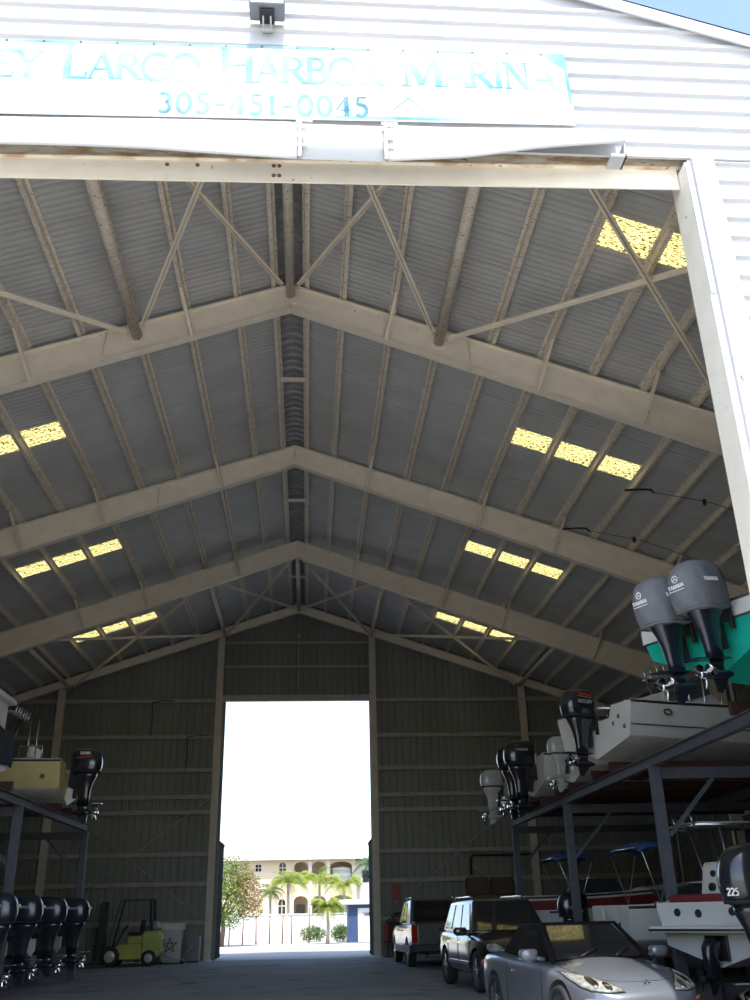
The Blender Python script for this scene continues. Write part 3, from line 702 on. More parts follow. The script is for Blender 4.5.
def hull_sec(t, B, H, fb):
    """(y, z) from keel to sheer at station t"""
    q = max(0, (t-.42)/.58); b = B/2*(1-q**2.3)*(.97+.03*min(1, t*4)); b = max(b, .015)
    zs = H + fb*t*t; zk = (H+fb)*max(0, (t-.66)/.34)**2.0*.98; bc = b*(.86-.25*q); zc = ZC[0]+.30*q**1.5 + zk*.55
    zc = min(zc, zs-.05); zk = min(zk, zc-.02)
    return [(0, zk), (bc*.5, zk+(zc-zk)*.5), (bc, zc), (bc+.025, zc+.03), (bc+(b-bc)*.55, zc+(zs-zc)*.45), (b, zs-.10), (b, zs)]
def make_boat(L=7.0, B=2.5, H=1.0, fb=.35, side='gel_white', band='gel_white', bottom='bottom_white', name='motor_boat', deck_from=.60, notch=True, well=.25):
    root = empty(name); N = 22; st = [hull_sec(i/N, B, H, fb) for i in range(N+1)]; xs = [L*i/N for i in range(N+1)]
    mb = MB()
    for sy in (1, -1):
        R = [[mb.av((x, sy*y, z)) for y, z in s] for x, s in zip(xs, st)]
        for a, b in zip(R, R[1:]):
            for j in range(6):
                mb.mi = 1 if j < 3 else (2 if j == 5 else 0); mb.af((a[j], b[j], b[j+1], a[j+1]), True)
    s0 = st[0]; mb.mi = 0      # transom with a motor notch
    tz = H-.25 if notch else H
    pl = [(y, z) for y, z in s0] + [(B*.24, H), (B*.20, tz)]; pl2 = pl + [(-y, z) for y, z in pl[::-1] if y > 0]
    A = [mb.av((0, y, z)) for y, z in pl2]; C = [mb.av((.06, y, z)) for y, z in pl2]; n = len(pl2)
    mb.af(A[::-1], False); mb.af(C, False)
    for j in range(n): mb.af((A[j], A[(j+1) % n], C[(j+1) % n], C[j]), False)
    hull = mb.build('hull', [MATS[side], MATS[bottom], MATS[band]], root)
    # rub rail
    mb = MB(); pts = [(x, s[6][0]+.012, s[6][1]-.02) for x, s in zip(xs, st)]
    mb.tube(pts + [(x, -y, z) for x, y, z in pts[::-1][1:]], .026, 8); mb.build('rub_rail', MATS['stripe_black'], root)
    # deck: gunwales, coaming, sole, foredeck
    mb = MB(); kd = int(N*deck_from); gw = .2; sole = .50
    for sy in (1, -1):
        rings = [[mb.av((x, sy*max(yy, 0), zz)) for yy, zz in ((s[6][0], s[6][1]), (s[6][0]-.02, s[6][1]+.03), (s[6][0]-gw, s[6][1]+.03), (s[6][0]-gw-.02, sole), (0, sole))] for x, s in zip(xs[:kd+1], st[:kd+1])]
        for a, b in zip(rings, rings[1:]):
            for j in range(4): mb.af((a[j], b[j], b[j+1], a[j+1]), False)
        rings = [[mb.av((x, sy*max(yy, 0), zz)) for yy, zz in ((s[6][0], s[6][1]), (s[6][0]*.95, s[6][1]+.03), (s[6][0]*.5, s[6][1]+.08), (0, s[6][1]+.10))] for x, s in zip(xs[kd:], st[kd:])]
        for a, b in zip(rings, rings[1:]):
            for j in range(3): mb.af((a[j], b[j], b[j+1], a[j+1]), True)
        r = st[kd]; mb.quad((xs[kd], 0, sole), (xs[kd], sy*(r[6][0]-gw), sole), (xs[kd], sy*(r[6][0]-gw), r[6][1]+.05), (xs[kd], 0, r[6][1]+.10))
    mb.box(.06, .5, -B*.5+gw+.06, B*.5-gw-.06, sole, tz-.02)
    mb.build('deck', MATS['gel_white'], root)
    root['dims'] = (L, B, H); return root
def boat_windshield(root, x, B, z, mat_='wind_glass'):
    mb = MB(); pts = [(x-.75, B*.36, z), (x-.1, B*.34, z), (x+.25, B*.18, z), (x+.32, 0, z)]; pts += [(a, -b, c) for a, b, c in pts[::-1][1:]]
    secs = [[(a, b, c), (a-.28, b*.92, c+.42)] for a, b, c in pts]; mb.loft(secs, closed=False, smooth=False); mb.build('windshield', MATS[mat_], root, solid=.008)
    mb = MB(); mb.tube([(a-.28, b*.92, c+.42) for a, b, c in pts], .014, 6); mb.build('windshield_frame', MATS['alu_tube'], root)
def boat_console(root, x, z, w=.9):
    mb = MB(); mb.prism([(x-.3, .5), (x+.45, .5), (x+.42, z), (x+.1, z+.18), (x-.22, z+.05)], -w/2, w/2, plane='xz'); mb.build('console', MATS['gel_white'], root, bevel=.03)
    mb = MB(); mb.prism([(x+.12, z+.15), (x+.14, z+.15), (x+.0, z+.55), (x-.02, z+.55)], -w/2+.06, w/2-.06, plane='xz'); mb.build('console_screen', MATS['wind_glass'], root)
    mb = MB(); mb.lathe([(.0, 0), (.001, 0)], 3, 'z', (x, 0, z)); c = Vector((x-.30, .12, z-.05)); mb = MB()
    mb.tube([c+Vector((.05*math.cos(t)*.5, .17*math.cos(t), .17*math.sin(t))) for t in (2*math.pi*j/20 for j in range(20))], .014, 6, closed=True); mb.tube([c, c+Vector((.12,0,0))], .02, 8)
    for t in (90, 210, 330): mb.bar(c, c+Vector((0, .17*math.cos(R_(t)), .17*math.sin(R_(t)))), .02, .01)
    mb.build('steering_wheel', MATS['rubber_black'], root)
def boat_seat(root, x, z, w=.95):
    mb = MB(); mb.box(x-.28, x+.25, -w/2, w/2, z+.0, z+.14); mb.prism([(x-.30, z+.14), (x-.18, z+.14), (x-.24, z+.48), (x-.34, z+.48)], -w/2, w/2, plane='xz'); mb.build('seat_cushion', MATS['vinyl'], root, bevel=.035)
    mb = MB(); mb.box(x-.24, x+.2, -w/2+.06, w/2-.06, .5, z); mb.build('seat_base', MATS['gel_white'], root, bevel=.015)
def boat_ttop(root, x, z0, z1, w=1.1, l=1.7, rods=5, canvas='canvas_white'):
    mb = MB()
    for sy in (-1, 1):
        for dx, tx in ((-.25, -.6), (.05, -.05), (.42, .55)): mb.tube([(x+dx, sy*.45, z0), (x+tx, sy*w*.44, z1)], .024, 8)
        mb.tube([(x-.18, sy*.45, z0+.6), (x+.38, sy*.45, z0+.6)], .02, 8)
    mb.tube([(x-l/2, -w/2, z1), (x+l/2, -w/2, z1), (x+l/2, w/2, z1), (x-l/2, w/2, z1)], .024, 8, closed=True); mb.build('top_frame', MATS['alu_tube'], root)
    mb = MB(); mb.loft([[(x-l/2+l*i/6, -w/2+w*j/6, z1+.035+.05*math.sin(math.pi*j/6)*math.sin(math.pi*(.15+.7*i/6))) for j in range(7)] for i in range(7)], closed=False); mb.build('canopy', MATS[canvas], root, solid=.03)
    for k in range(rods):
        y = -w/2*.8 + w*.8*k/max(1, rods-1); mb = MB(); mb.tube([(x-l/2-.02, y, z1-.06), (x-l/2-.10, y, z1+.24)], .022, 8); mb.build('rod_holder', MATS['alu_tube'], root)
def boat_bimini(root, x, z0, z1, w, canvas='canvas_blue', rolled=True, l=.9):
    mb = MB()
    for dx in (-l/2, l/2):
        mb.tube([(x, -w/2, z0), (x+dx*.8, -w/2, z1-.12), (x+dx, -w/2+.15, z1), (x+dx, w/2-.15, z1), (x+dx*.8, w/2, z1-.12), (x, w/2, z0)], .014, 6)
    mb.build('bimini_frame', MATS['alu_tube'], root)
    mb = MB(); mb.loft([[(x-l/2+l*i/6, -w/2+w*j/8, z1+.02+.10*math.sin(math.pi*j/8)**.5 - .10*(abs(i-3)/3)**2) for j in range(9)] for i in range(7)], closed=False); mb.build('bimini_top', MATS[canvas], root, solid=.06)
def boat_rail(root, L, B, H, fb, t0=.55, h=.35):
    mb = MB(); pts = []
    for i in range(9):
        t = t0+(.99-t0)*i/8; s = hull_sec(t, B, H, fb)[6]; pts.append((L*t, max(s[0]-.08, 0), s[1]+h*min(1, i/1.5+.1)))
    mb.tube(pts+[(a, -b, c) for a, b, c in pts[::-1]], .016, 6)
    for i in (2, 5, 8):
        for sy in (-1, 1): mb.tube([(pts[i][0], sy*pts[i][1], pts[i][2]), (pts[i][0]-.05, sy*pts[i][1], pts[i][2]-h-.02)], .013, 6)
    mb.build('bow_rail', MATS['alu_tube'], root)
def boat_text(root, x, B, H, text, h, z, col='stripe_black'):
    for sy in (-1, 1):
        mb = MB(); Wd = lettering(MB(), text, (0,0,0), (1,0,0), (0,0,1), h)
        y = sy*(B/2-.008)
        lettering(mb, text, (x, y, z) if sy < 0 else (x+Wd, y, z), (-sy, 0, 0), (0, 0, 1), h, w=.2, thick=.012); mb.build('hull_lettering', MATS[col], root)
def place(root, x, y, z, rz, label, cat='boat', group=None):
    root.location = (x, y, z); root.rotation_euler = (0, 0, rz); del root['dims']; return tag(root, label, cat, group)

# ================================================================ racks
mat('rack_steel', (.095,.10,.12), (.075,.08,.095), rough=.7, scale=3, spec=.25)
mat('bunk_red', (.06,.022,.018), (.042,.016,.014), rough=.9, scale=6)
RZ0, RZ1 = 3.94, 4.14
def make_rack(sx, RX, y0, y1, posts, bunks, label):
    root = empty('boat_rack', (0, 0, 0), label=label, cat='boat rack')
    def hb(mb, x0, x1, ya, yb, za, zb2): mb.box(min(sx*x0, sx*x1), max(sx*x0, sx*x1), ya, yb, za, zb2)
    for x, nm in ((RX, 'beam'), (11.2, 'beam'), (14.3, 'beam')):
        mb = MB(); hb(mb, x-.075, x+.075, y0, y1, RZ1-.018, RZ1); hb(mb, x-.075, x+.075, y0, y1, RZ0, RZ0+.018); hb(mb, x-.008, x+.008, y0, y1, RZ0+.018, RZ1-.018); mb.build(nm, MATS['rack_steel'], root)
    for y in posts:
        for x in (RX, 14.3):
            mb = MB(); hb(mb, x-.09, x+.09, y-.09, y+.09, 0, RZ0); mb.build('post', MATS['rack_steel'], root, bevel=.01)
            mb = MB(); hb(mb, x-.15, x+.15, y-.15, y+.15, 0, .02); mb.build('foot_plate', MATS['rack_steel'], root)
        mb = MB(); hb(mb, RX+.09, 14.3, y-.06, y+.06, RZ0-.22, RZ0-.02); mb.build('cross_beam', MATS['rack_steel'], root)
        mb = MB(); mb.bar((sx*RX, y, 2.6), (sx*(RX+1.1), y, RZ0-.2), .07, .07); mb.build('knee_brace', MATS['rack_steel'], root)
    for (ya, ) in bunks:
        mb = MB(); hb(mb, RX-.15, 14.0, ya-.05, ya+.05, RZ1, RZ1+.20); mb.build('bunk', MATS['bunk_red'], root, bevel=.01)
    return root
# ================================================================ the fleet on the right
D0 = R_
def pair(fn, *a): return fn(*a)
KEEL = 4.35
bk = []
# green boat with the two covered motors
def heading(rz): return Vector((math.cos(rz), math.sin(rz), 0)), Vector((-math.sin(rz), math.cos(rz), 0))
ZC[0] = .52
g = make_boat(7.6, 2.6, 1.02, .35, side='gel_green', band='gel_white', bottom='gel_green', name='motor_boat')
mb = MB()
for sy in (-1, 1):      # black line under the white band
    pts = [(7.6*i/22, sy*(hull_sec(i/22, 2.6, 1.02, .35)[5][0]+.006), hull_sec(i/22, 2.6, 1.02, .35)[5][1]) for i in range(23)]; mb.tube(pts, .014, 6)
mb.build('hull_stripe', MATS['stripe_black'], g)
mb = MB(); mb.box(-.010, -.002, -1.235, 1.235, .78, 1.015); mb.build('transom_band', MATS['gel_white'], g)
mb = MB(); mb.tube([(-.008, -1.23, .775), (-.008, 1.23, .775)], .014, 6); mb.tube([(-.008, -1.23, 1.015), (-.008, 1.23, 1.015)], .02, 6); mb.build('transom_stripe', MATS['stripe_black'], g)
boat_console(g, 3.0, 1.35); boat_ttop(g, 2.9, .55, 2.55, w=1.5, l=1.9); boat_seat(g, 2.0, .95)
mb = MB()
for k in range(4):
    mb.tube([(.25, .5+.2*k, 1.02), (.10, .5+.2*k, 1.22)], .016, 6)
mb.build('rod_rack', MATS['alu_tube'], g)
mb = MB(); mb.tube([(.3, -1.15, 1.05), (.32, -1.15, 1.20), (.55, -1.15, 1.23), (.60, -1.15, 1.12)], .035, 8); mb.build('grab_hose', MATS['rubber_black'], g)
GR = R_(26); GX, GY, GZ_ = 6.04, 12.30, 4.36
place(g, GX, GY, GZ_, GR, 'green motor boat with white band high on the rack by the entrance')
m1 = make_outboard('covered', .96)
put_motor(m1, (GX, GY), GR, GZ_+.93, dy=-.34, tilt=R_(7), gap=.085, label='grey covered outboard nearer the door post, right of its twin on the green boat', group='covered outboards of the green boat')
m2 = copy_tree(m1); put_motor(m2, (GX, GY), GR, GZ_+.90, dy=.34, tilt=R_(7), gap=.085, label='grey covered outboard left of its twin on the green boat, white print', group='covered outboards of the green boat')

ZC[0] = .30
# white boat B with the big black motor
b = make_boat(7.0, 2.5, 1.0, .35, side='gel_white', band='gel_white', bottom='bottom_white')
boat_console(b, 2.9, 1.3); boat_ttop(b, 2.7, .55, 1.95, w=1.3, l=1.2, rods=6); boat_seat(b, 1.9, .95)
mb = MB()
for sy in (-1, 1):
    pts = [(7*i/22, sy*(hull_sec(i/22, 2.5, 1.0, .35)[4][0]+.012), hull_sec(i/22, 2.5, 1.0, .35)[4][1]-.08) for i in range(22)]; mb.tube(pts, .012, 6)
mb.build('hull_stripe', MATS['stripe_black'], b)
mb = MB(); mb.tube([(.9+.10*math.cos(t), -1.255, .80+.055*math.sin(t)) for t in (2*math.pi*j/16 for j in range(16))], .014, 6, closed=True); mb.build('hull_port', MATS['stripe_black'], b)
mb = MB()
for (y, z) in ((-.62, .62), (-.95, .52), (-.8, .74), (.7, .6)): mb.lathe([(.045, -.012), (.05, 0), (.05, .004)], 12, 'x', (0, y, z))
mb.build('transom_fitting', MATS['alu_tube'], b)
BX, BY, BR = 6.42, 19.35, R_(22)
place(b, BX, BY, KEEL, BR, 'white motor boat with black rub rail and one big black red-striped motor')
def merc(): 
    m = make_outboard('black', .95); decal_band(m, .95, [(.20,.49),(.54,.52),(.56,.50),(.52,.475),(.20,.45)], 'decal_red'); decal_band(m, .95, [(.20,.43),(.56,.455),(.56,.44),(.20,.415)], 'decal_silver'); decal_text(m, .95, 'MERCURY', .07, .30, 'decal_silver'); return m
mm = merc(); put_motor(mm, (BX, BY), BR, KEEL+.80, dy=0.0, label='big black outboard with red stripes on the white boat on the right rack')

# boat E behind it, white motor
e = make_boat(6.4, 2.2, .92, .3); boat_windshield(e, 3.0, 2.2, 1.05); boat_seat(e, 1.6, .9)
EX, EY, ER = 6.95, 23.3, R_(6); place(e, EX, EY, KEEL, ER, 'smaller white boat on the right rack between its bigger neighbours')
me_ = make_outboard('white', .72); put_motor(me_, (EX, EY), ER, KEEL+.67, label='off-white outboard half hidden behind the big black red-striped motor')
# boat C twins
c = make_boat(7.0, 2.4, 1.0, .35); boat_console(c, 2.8, 1.3); boat_ttop(c, 2.7, .55, 2.3, w=1.4, l=1.6)
CX_, CY_, CR = 6.62, 26.2, R_(5); place(c, CX_, CY_, KEEL, CR, 'white boat with black twin motors near the far end of the right rack')
t1 = make_outboard('black', 1.08); decal_band(t1, 1.08, [(.02,.30),(.06,.30),(.06,-.0),(.02,-.0)], 'decal_silver', 'trim_line'); decal_text(t1, 1.08, 'YAMAHA', .06, .36, 'decal_silver')
put_motor(t1, (CX_, CY_), CR, KEEL+.76, dy=-.33, label='right-hand one of the black twin outboards near the end of the rack', group='black twin outboards')
t2 = copy_tree(t1); put_motor(t2, (CX_, CY_), CR, KEEL+.76, dy=.36, label='left-hand one of the black twin outboards near the end of the rack', group='black twin outboards')
# boat D, last on the rack
d = make_boat(5.2, 1.9, .80, .3); boat_seat(d, 1.6, .8)
DX_, DY_, DR = 6.30, 28.75, R_(5); place(d, DX_, DY_, KEEL, DR, 'small white boat last on the right rack with a white motor')
md = make_outboard('white', .85); put_motor(md, (DX_, DY_), DR, KEEL+.54, label='white outboard hanging at the far end of the right rack')

# ---- lower right
l1 = make_boat(6.6, 2.3, .95, .3); boat_console(l1, 2.8, 1.25); boat_seat(l1, 1.9, .9)
place(l1, 6.90, 13.0, .80, 0, 'white boat on the floor under the rack by the entrance with the big numbered motor')
q = make_outboard('black', 1.22); cw = q.children[0]
for org, ux in (((.50, -.281, .12), (1,0,0)), ((.785, .140, .12), (-.79,.61,0))):
    mb = MB(); mb.M = Matrix.Scale(1.22, 4); lettering(mb, '225', org, ux, (0,0,1), .07, w=.26, thick=.008); mb.build('badge', MATS['decal_white'], cw)
decal_text(q, 1.22, 'YAMAHA', .05, .36, 'decal_silver', side=True)
put_motor(q, (6.90, 13.0), 0, 1.52, label='large black outboard marked 225 at the right edge beside the silver car')

l2 = make_boat(5.6, 2.35, .95, .3, notch=False)
P2 = Vector((6.36, 16.82)); R2 = R_(30); S2 = P2 + Vector((math.sin(R2), -math.cos(R2)))*1.15
mb = MB(); mb.box(-.34, -.003, -1.08, 1.08, .50, .60); mb.build('swim_platform', MATS['gel_white'], l2, bevel=.03)
mb = MB(); mb.tube([(-.345, -1.07, .545), (-.345, 1.07, .545)], .018, 6); mb.build('platform_edge', MATS['stripe_black'], l2)
mb = MB(); mb.box(.08, .95, -.95, .95, .93, 1.07); mb.build('sun_pad', MATS['canvas_red'], l2, bevel=.045)
mb = MB()
for (y, z) in ((.72, .80), (-.35, .80), (-.95, .72), (.3, .78)): mb.lathe([(.06, -.02), (.065, 0), (.05, .002)], 12, 'x', (0, y, z))
mb.build('transom_fitting', MATS['rubber_black'], l2)
mb = MB(); mb.prism([(.97,1.0),(1.42,1.0),(1.32,1.56),(1.20,1.60),(1.14,1.53)], .50, .98, plane='xz'); hp = mb.build('helm_seat', MATS['gel_white'], l2, bevel=.03)
for zz, rr in ((1.18, .075), (1.40, .055)):
    mb = MB(); k = .97+.17*(zz-1.0)/.53; mb.lathe([(.02, k-.022), (rr, k-.018), (rr, k+.02)], 16, 'x', (0, .74, zz)); mb.build('speaker', MATS['rubber_black'], hp)
mb = MB(); mb.box(-.33, -.02, -1.16, -.88, .60, .84); mb.build('platform_step', MATS['gel_white'], l2, bevel=.04)
# stern drive
dr = MB(); dr.loft([sup(-.14, .12, .10, .42, 16), sup(-.2, .17, .12, .3, 16), sup(-.22, .16, .09, .1, 16), sup(-.22, .13, .06, -.1, 16), sup(-.2, .12, .04, -.2, 16)]); dr.box(-.07, -.003, -.2, .2, .1, .46)
dr.lathe([(.02, -.0), (.06, -.08), (.065, -.3), (.05, -.42)], 14, 'x', (0, 0, -.14)); dr.prism([(-.12,-.2),(-.32,-.2),(-.3,-.36),(-.24,-.36)], -.012, .012, plane='xz')
dd = dr.build('stern_drive', MATS['motor_black'], l2)
pr = MB(); pr.lathe([(.05, -.43), (.05, -.52), (.03, -.54)], 12, 'x', (0, 0, -.14))
for k in range(3):
    a0 = R_(120*k+50); pr.loft([[(-.47+s*w_*.7, r*math.cos(a0)-s*w_*.7*math.sin(a0), -.14+r*math.sin(a0)+s*w_*.7*math.cos(a0)) for s in (-1, 0, 1, .05)] for r, w_ in ((.04, .03), (.1, .075), (.15, .08), (.18, .03))])
pr.build('propeller', MATS['rubber_black'], dd)
boat_windshield(l2, 3.2, 2.3, 1.02); boat_seat(l2, 2.1, .85)
place(l2, S2.x, S2.y, .66, R2, 'white cruiser on the floor with red sun pad and black stern drive')
l3 = make_boat(6.2, 2.2, .95, .3); boat_windshield(l3, 3.2, 2.2, 1.0); boat_text(l3, .85, 2.2, .95, 'FL', .12, .62); boat_bimini(l3, .80, 1.0, 2.10, 1.8, l=.7); boat_ttop(l3, 3.0, .55, 2.55, w=1.7, l=2.2, rods=4)
mb = MB()
for (y, z) in ((.45, .62), (.25, .62), (-.5, .6)): mb.box(-.012, .0, y-.05, y+.05, z-.05, z+.05)
mb.build('exhaust_port', MATS['rubber_black'], l3)
place(l3, 6.95, 21.45, .62, R_(4), 'white boat with blue bimini on the floor between the first two rack posts')
l4 = make_boat(5.6, 1.8, .9, .3); boat_windshield(l4, 2.9, 1.8, .95)
place(l4, 7.45, 24.98, .60, 0, 'white boat on the floor behind the second rack post, blue-striped black motor')
m4 = make_outboard('black', .95); decal_band(m4, .95, [(.18,.20),(.45,.30),(.58,.29),(.5,.24),(.18,.15)], 'decal_blue'); put_motor(m4, (7.45, 24.98), 0, 1.33, label='black outboard with blue stripe behind the second rack post')
l6 = make_boat(5.6, 1.85, .9, .3, notch=False); boat_bimini(l6, .82, .95, 2.20, 1.7, l=1.1)
place(l6, 6.75, 26.96, .60, 0, 'white boat with larger blue bimini on the floor under the rack')
l5 = make_boat(6.4, 2.0, .95, .35, side='gel_red', band='gel_white', notch=False); boat_windshield(l5, 3.0, 2.0, 1.0)
place(l5, 6.40, 29.02, .92, 0, 'dark red boat with white gunwale on the floor at the far end')

# cradles under the boats on the floor
def cradle(x, y, z, rz, L, label):
    root = empty('boat_cradle', (x, y, 0), rz, label, 'cradle')
    for sy in (-1, 1):
        mb = MB(); mb.box(.3, L, sy*.55-.05, sy*.55+.05, z-.12, z+.03); mb.build('bunk', MATS['bunk_red'], root)
        for xx in (.6, L-.5): mb = MB(); mb.box(xx-.05, xx+.05, sy*.55-.045, sy*.55+.045, 0, z-.12); mb.build('leg', MATS['rack_steel'], root)
    for xx in (.6, L-.5): mb = MB(); mb.box(xx-.04, xx+.04, -.5, .5, .06, .14); mb.build('cross_bar', MATS['rack_steel'], root)
for (x, y, z, rz, L, lb) in ((6.90, 13.0, .90, 0, 5, 'cradle under the white boat with the numbered motor'), (S2.x, S2.y, .76, R2, 4.0, 'cradle under the white cruiser with the red sun pad'),
    (6.95, 21.45, .72, R_(4), 4.6, 'cradle under the white boat between the first two rack posts'), (7.45, 24.98, .70, 0, 4, 'cradle under the white boat behind the second rack post'), (6.75, 26.96, .70, 0, 4, 'cradle under the white boat with the larger blue bimini'), (6.40, 29.02, 1.02, 0, 4.6, 'cradle under the dark red boat')):
    cradle(x, y, z, rz, L, lb)

# ================================================================ the fleet on the left
def leftboat(L, B, H, x, y, z, label, rz=math.pi, **k):
    o = make_boat(L, B, H, .35, **k); place(o, x, y, z, rz, label); return o
yb = make_boat(7.0, 2.5, 1.02, .3, side='gel_yellow', band='gel_yellow', bottom='bottom_white'); boat_console(yb, 2.8, 1.3); boat_ttop(yb, 2.3, .55, 2.35, w=1.5, l=1.5, rods=6, canvas='gel_grey'); boat_seat(yb, 1.3, 1.05)
boat_text(yb, .35, 2.5, 1.02, '28', .10, .55)
mb = MB(); mb.tube([(.55, 1.0, 1.05), (.55, 1.0, 1.4), (1.15, 1.0, 1.4), (1.15, 1.0, 1.05)], .022, 8); mb.tube([(.9, .4, 1.05), (.9, .4, 2.2)], .018, 6); mb.tube([(1.2, .1, 1.05), (1.2, .1, 2.25)], .018, 6); mb.build('grab_rail', MATS['alu_tube'], yb)
YX, YY = -5.95, 26.6; place(yb, YX, YY, KEEL, math.pi, 'pale yellow boat with white bottom on the left rack')
sz = make_outboard('black', 1.04); decal_text(sz, 1.04, 'SUZUKI', .065, .47, 'decal_white'); decal_band(sz, 1.04, [(.18,.40),(.5,.43),(.58,.42),(.5,.40),(.18,.37)], 'decal_red')
put_motor(sz, (YX, YY), math.pi, KEEL+.80, label='black outboard with white lettering on the pale yellow boat')
wb = make_boat(7.4, 2.5, 1.0, .35); boat_console(wb, 2.8, 1.3)
mb = MB(); mb.loft([[(.15, -1.05, z), (.15, 1.05, z), (2.6, 1.05, z), (2.6, -1.05, z)] for z in (1.02, 1.75)], smooth=False); mb.build('curtain', MATS['canvas_white'], wb)
mb = MB(); mb.box(-.02, 2.8, -1.15, 1.15, 1.75, 1.87); mb.build('hard_top', MATS['canvas_white'], wb, bevel=.03)
mb = MB(); mb.loft([[(-.05-.02*math.sin(j*1.3+i), -1.18+2.36*j/8, .35+.74*i/4 + .03*math.sin(j*1.7)) for j in range(9)] for i in range(5)], closed=False); mb.build('stern_cover', MATS['canvas_navy'], wb, solid=.02)
place(wb, -6.28, 21.0, KEEL, math.pi, 'white boat with white cockpit curtain and hard top on the left rack')
LB = [(-6.30, 21.55, 1.10), (-6.42, 24.05, 1.05), (-6.42, 26.45, 1.0), (-6.42, 29.15, 1.0)]
LBL = ['first', 'second', 'third', 'fourth and farthest']
pm_ = None
for i, (x, y, sc) in enumerate(LB):
    o = make_boat(6.0, 2.0, .95, .3); place(o, x, y, .72, math.pi, '%s white boat from the entrance on the floor under the left rack' % LBL[i], group='white boats under the left rack')
    if pm_ is None: pm_ = m = make_outboard('navy', 1.0); decal_text(m, 1.0, 'YAMAHA', .06, .34, 'decal_silver', back=True)
    else: m = copy_tree(pm_)
    put_motor(m, (x, y), math.pi, 1.47, label='%s dark outboard from the entrance in the row under the left rack' % LBL[i], group='dark outboards under the left rack')
    cradle(x, y, .82, math.pi, 4.5, 'cradle under the %s white boat from the entrance, left rack' % LBL[i])

make_rack(1, 6.9, 10.4, 30.4, [11.1, 17.5, 23.9, 30.3], [(v,) for v in (12.2, 13.6, 19.7, 21.0, 23.0, 24.3, 26.0, 27.2, 28.5, 29.6)], 'dark steel boat rack along the right wall with red bunks')
make_rack(-1, 6.1, 10.4, 29.9, [16.2, 22.75, 29.75], [(v,) for v in (20.4, 21.6, 26.0, 27.2)], 'dark steel boat rack along the left wall')
# ================================================================ vehicles
mat('paint_silver', (.165,.18,.205), (.155,.17,.195), rough=.30, metal=.35, coat=.8, scale=1)
mat('paint_bronze', (.024,.020,.016), (.021,.0175,.014), rough=.25, metal=.1, coat=1.0, scale=1)
mat('paint_pewter', (.085,.09,.084), (.080,.084,.079), rough=.3, metal=.2, coat=.8, scale=1)
mat('car_glass', (.012,.013,.015), (.010,.011,.012), rough=.03, coat=.3)
mat('soft_top', (.010,.0097,.0097), (.007,.0068,.0068), rough=.9, bump=.3, bump_scale=60, spec=.12)
mat('tyre', (.022,.022,.023), (.016,.016,.017), rough=.8)
mat('alloy', (.55,.56,.58), (.48,.49,.51), rough=.2, metal=.9)
mat('chrome', (.80,.80,.81), (.74,.74,.75), rough=.08, metal=1.0)
mat('cladding', (.030,.031,.033), (.024,.025,.027), rough=.6)
mat('lamp_clear', (.36,.37,.33), (.16,.165,.145), rough=.08, coat=.6, scale=14)
mat('lamp_red', (.42,.015,.015), (.32,.012,.012), rough=.15, coat=.6)
mat('lamp_amber', (.75,.17,.02), (.62,.13,.015), rough=.15, coat=.6)
mat('plate_white', (.55,.56,.58), (.50,.51,.53), rough=.4)
def car_body(secs, arches, matn, root, zr=.36, name='body'):
    """secs: (x, half width, z bottom, z shoulder, z centre)"""
    mb = MB(); rings = []
    for x, w, zb_, zs, zc in secs:
        h = zs-zb_
        half = [(0, zb_), (w*.80, zb_), (w*.965, zb_+.06), (w*.995, zb_+.28*h), (w, zb_+.55*h), (w*.985, zb_+.80*h), (w*.955, zb_+.93*h), (w*.88, zs), (w*.55, zs+.62*(zc-zs)), (w*.25, zs+.93*(zc-zs)), (0, zc)]
        rings.append([(x, y, z) for y, z in half] + [(x, -y, z) for y, z in half[-2:0:-1]])
    mb.loft(rings); o = mb.build(name, MATS[matn], root, subsurf=2)
    cut = []
    for ax, az, r, w in arches:
        for sy in (-1, 1):
            c = MB(); c.lathe([(r, -.26), (r, .26)], 40, 'y', (ax, sy*w, az)); cut.append(c.build('cutter', MATS['cladding']))
    par = o.parent; o.parent = None; bool_cut(o, cut); o.parent = par
    for p in o.data.polygons: p.use_smooth = True
    o.data.set_sharp_from_angle(angle=R_(38))
    return o
def wheel(root, x, y, r, w, sy, spokes=5, matr='alloy'):
    mb = MB(); hw = w/2; ri = r*.68
    mb.lathe([(ri, -hw*.85), (r*.86, -hw), (r*.96, -hw*.86), (r, -hw*.6), (r, hw*.6), (r*.96, hw*.86), (r*.86, hw), (ri, hw*.85)], 40, 'y', (0, 0, 0), caps=False)
    t = mb.build('wheel', MATS['tyre'], root, loc=(x, y, r))
    mb = MB(); mb.lathe([(ri, -hw*.85), (ri*.98, -hw*.2), (ri*.98, hw*.6), (ri, hw*.85)], 36, 'y', (0, 0, 0), caps=False)
    mb.lathe([(.02, sy*hw*.82), (ri*.22, sy*hw*.80), (ri*.26, sy*hw*.55)], 20, 'y')
    for k in range(spokes):
        a = 2*math.pi*k/spokes + .3
        for da in (-.13, .13):
            d0 = Vector((math.cos(a), 0, math.sin(a)))*ri*.18; d1 = Vector((math.cos(a+da), 0, math.sin(a+da)))*ri*.97
            mb.bar(d0+Vector((0, sy*hw*.74, 0)), d1+Vector((0, sy*hw*.66, 0)), r*.085, .03, up=(0, 1, 0))
    mb.build('rim', MATS[matr], t)
    mb = MB(); mb.lathe([(.02, -sy*hw*.1), (ri*.8, -sy*hw*.1), (ri*.8, -sy*hw*.2)], 24, 'y'); mb.build('brake_disc', MATS['cladding'], t)
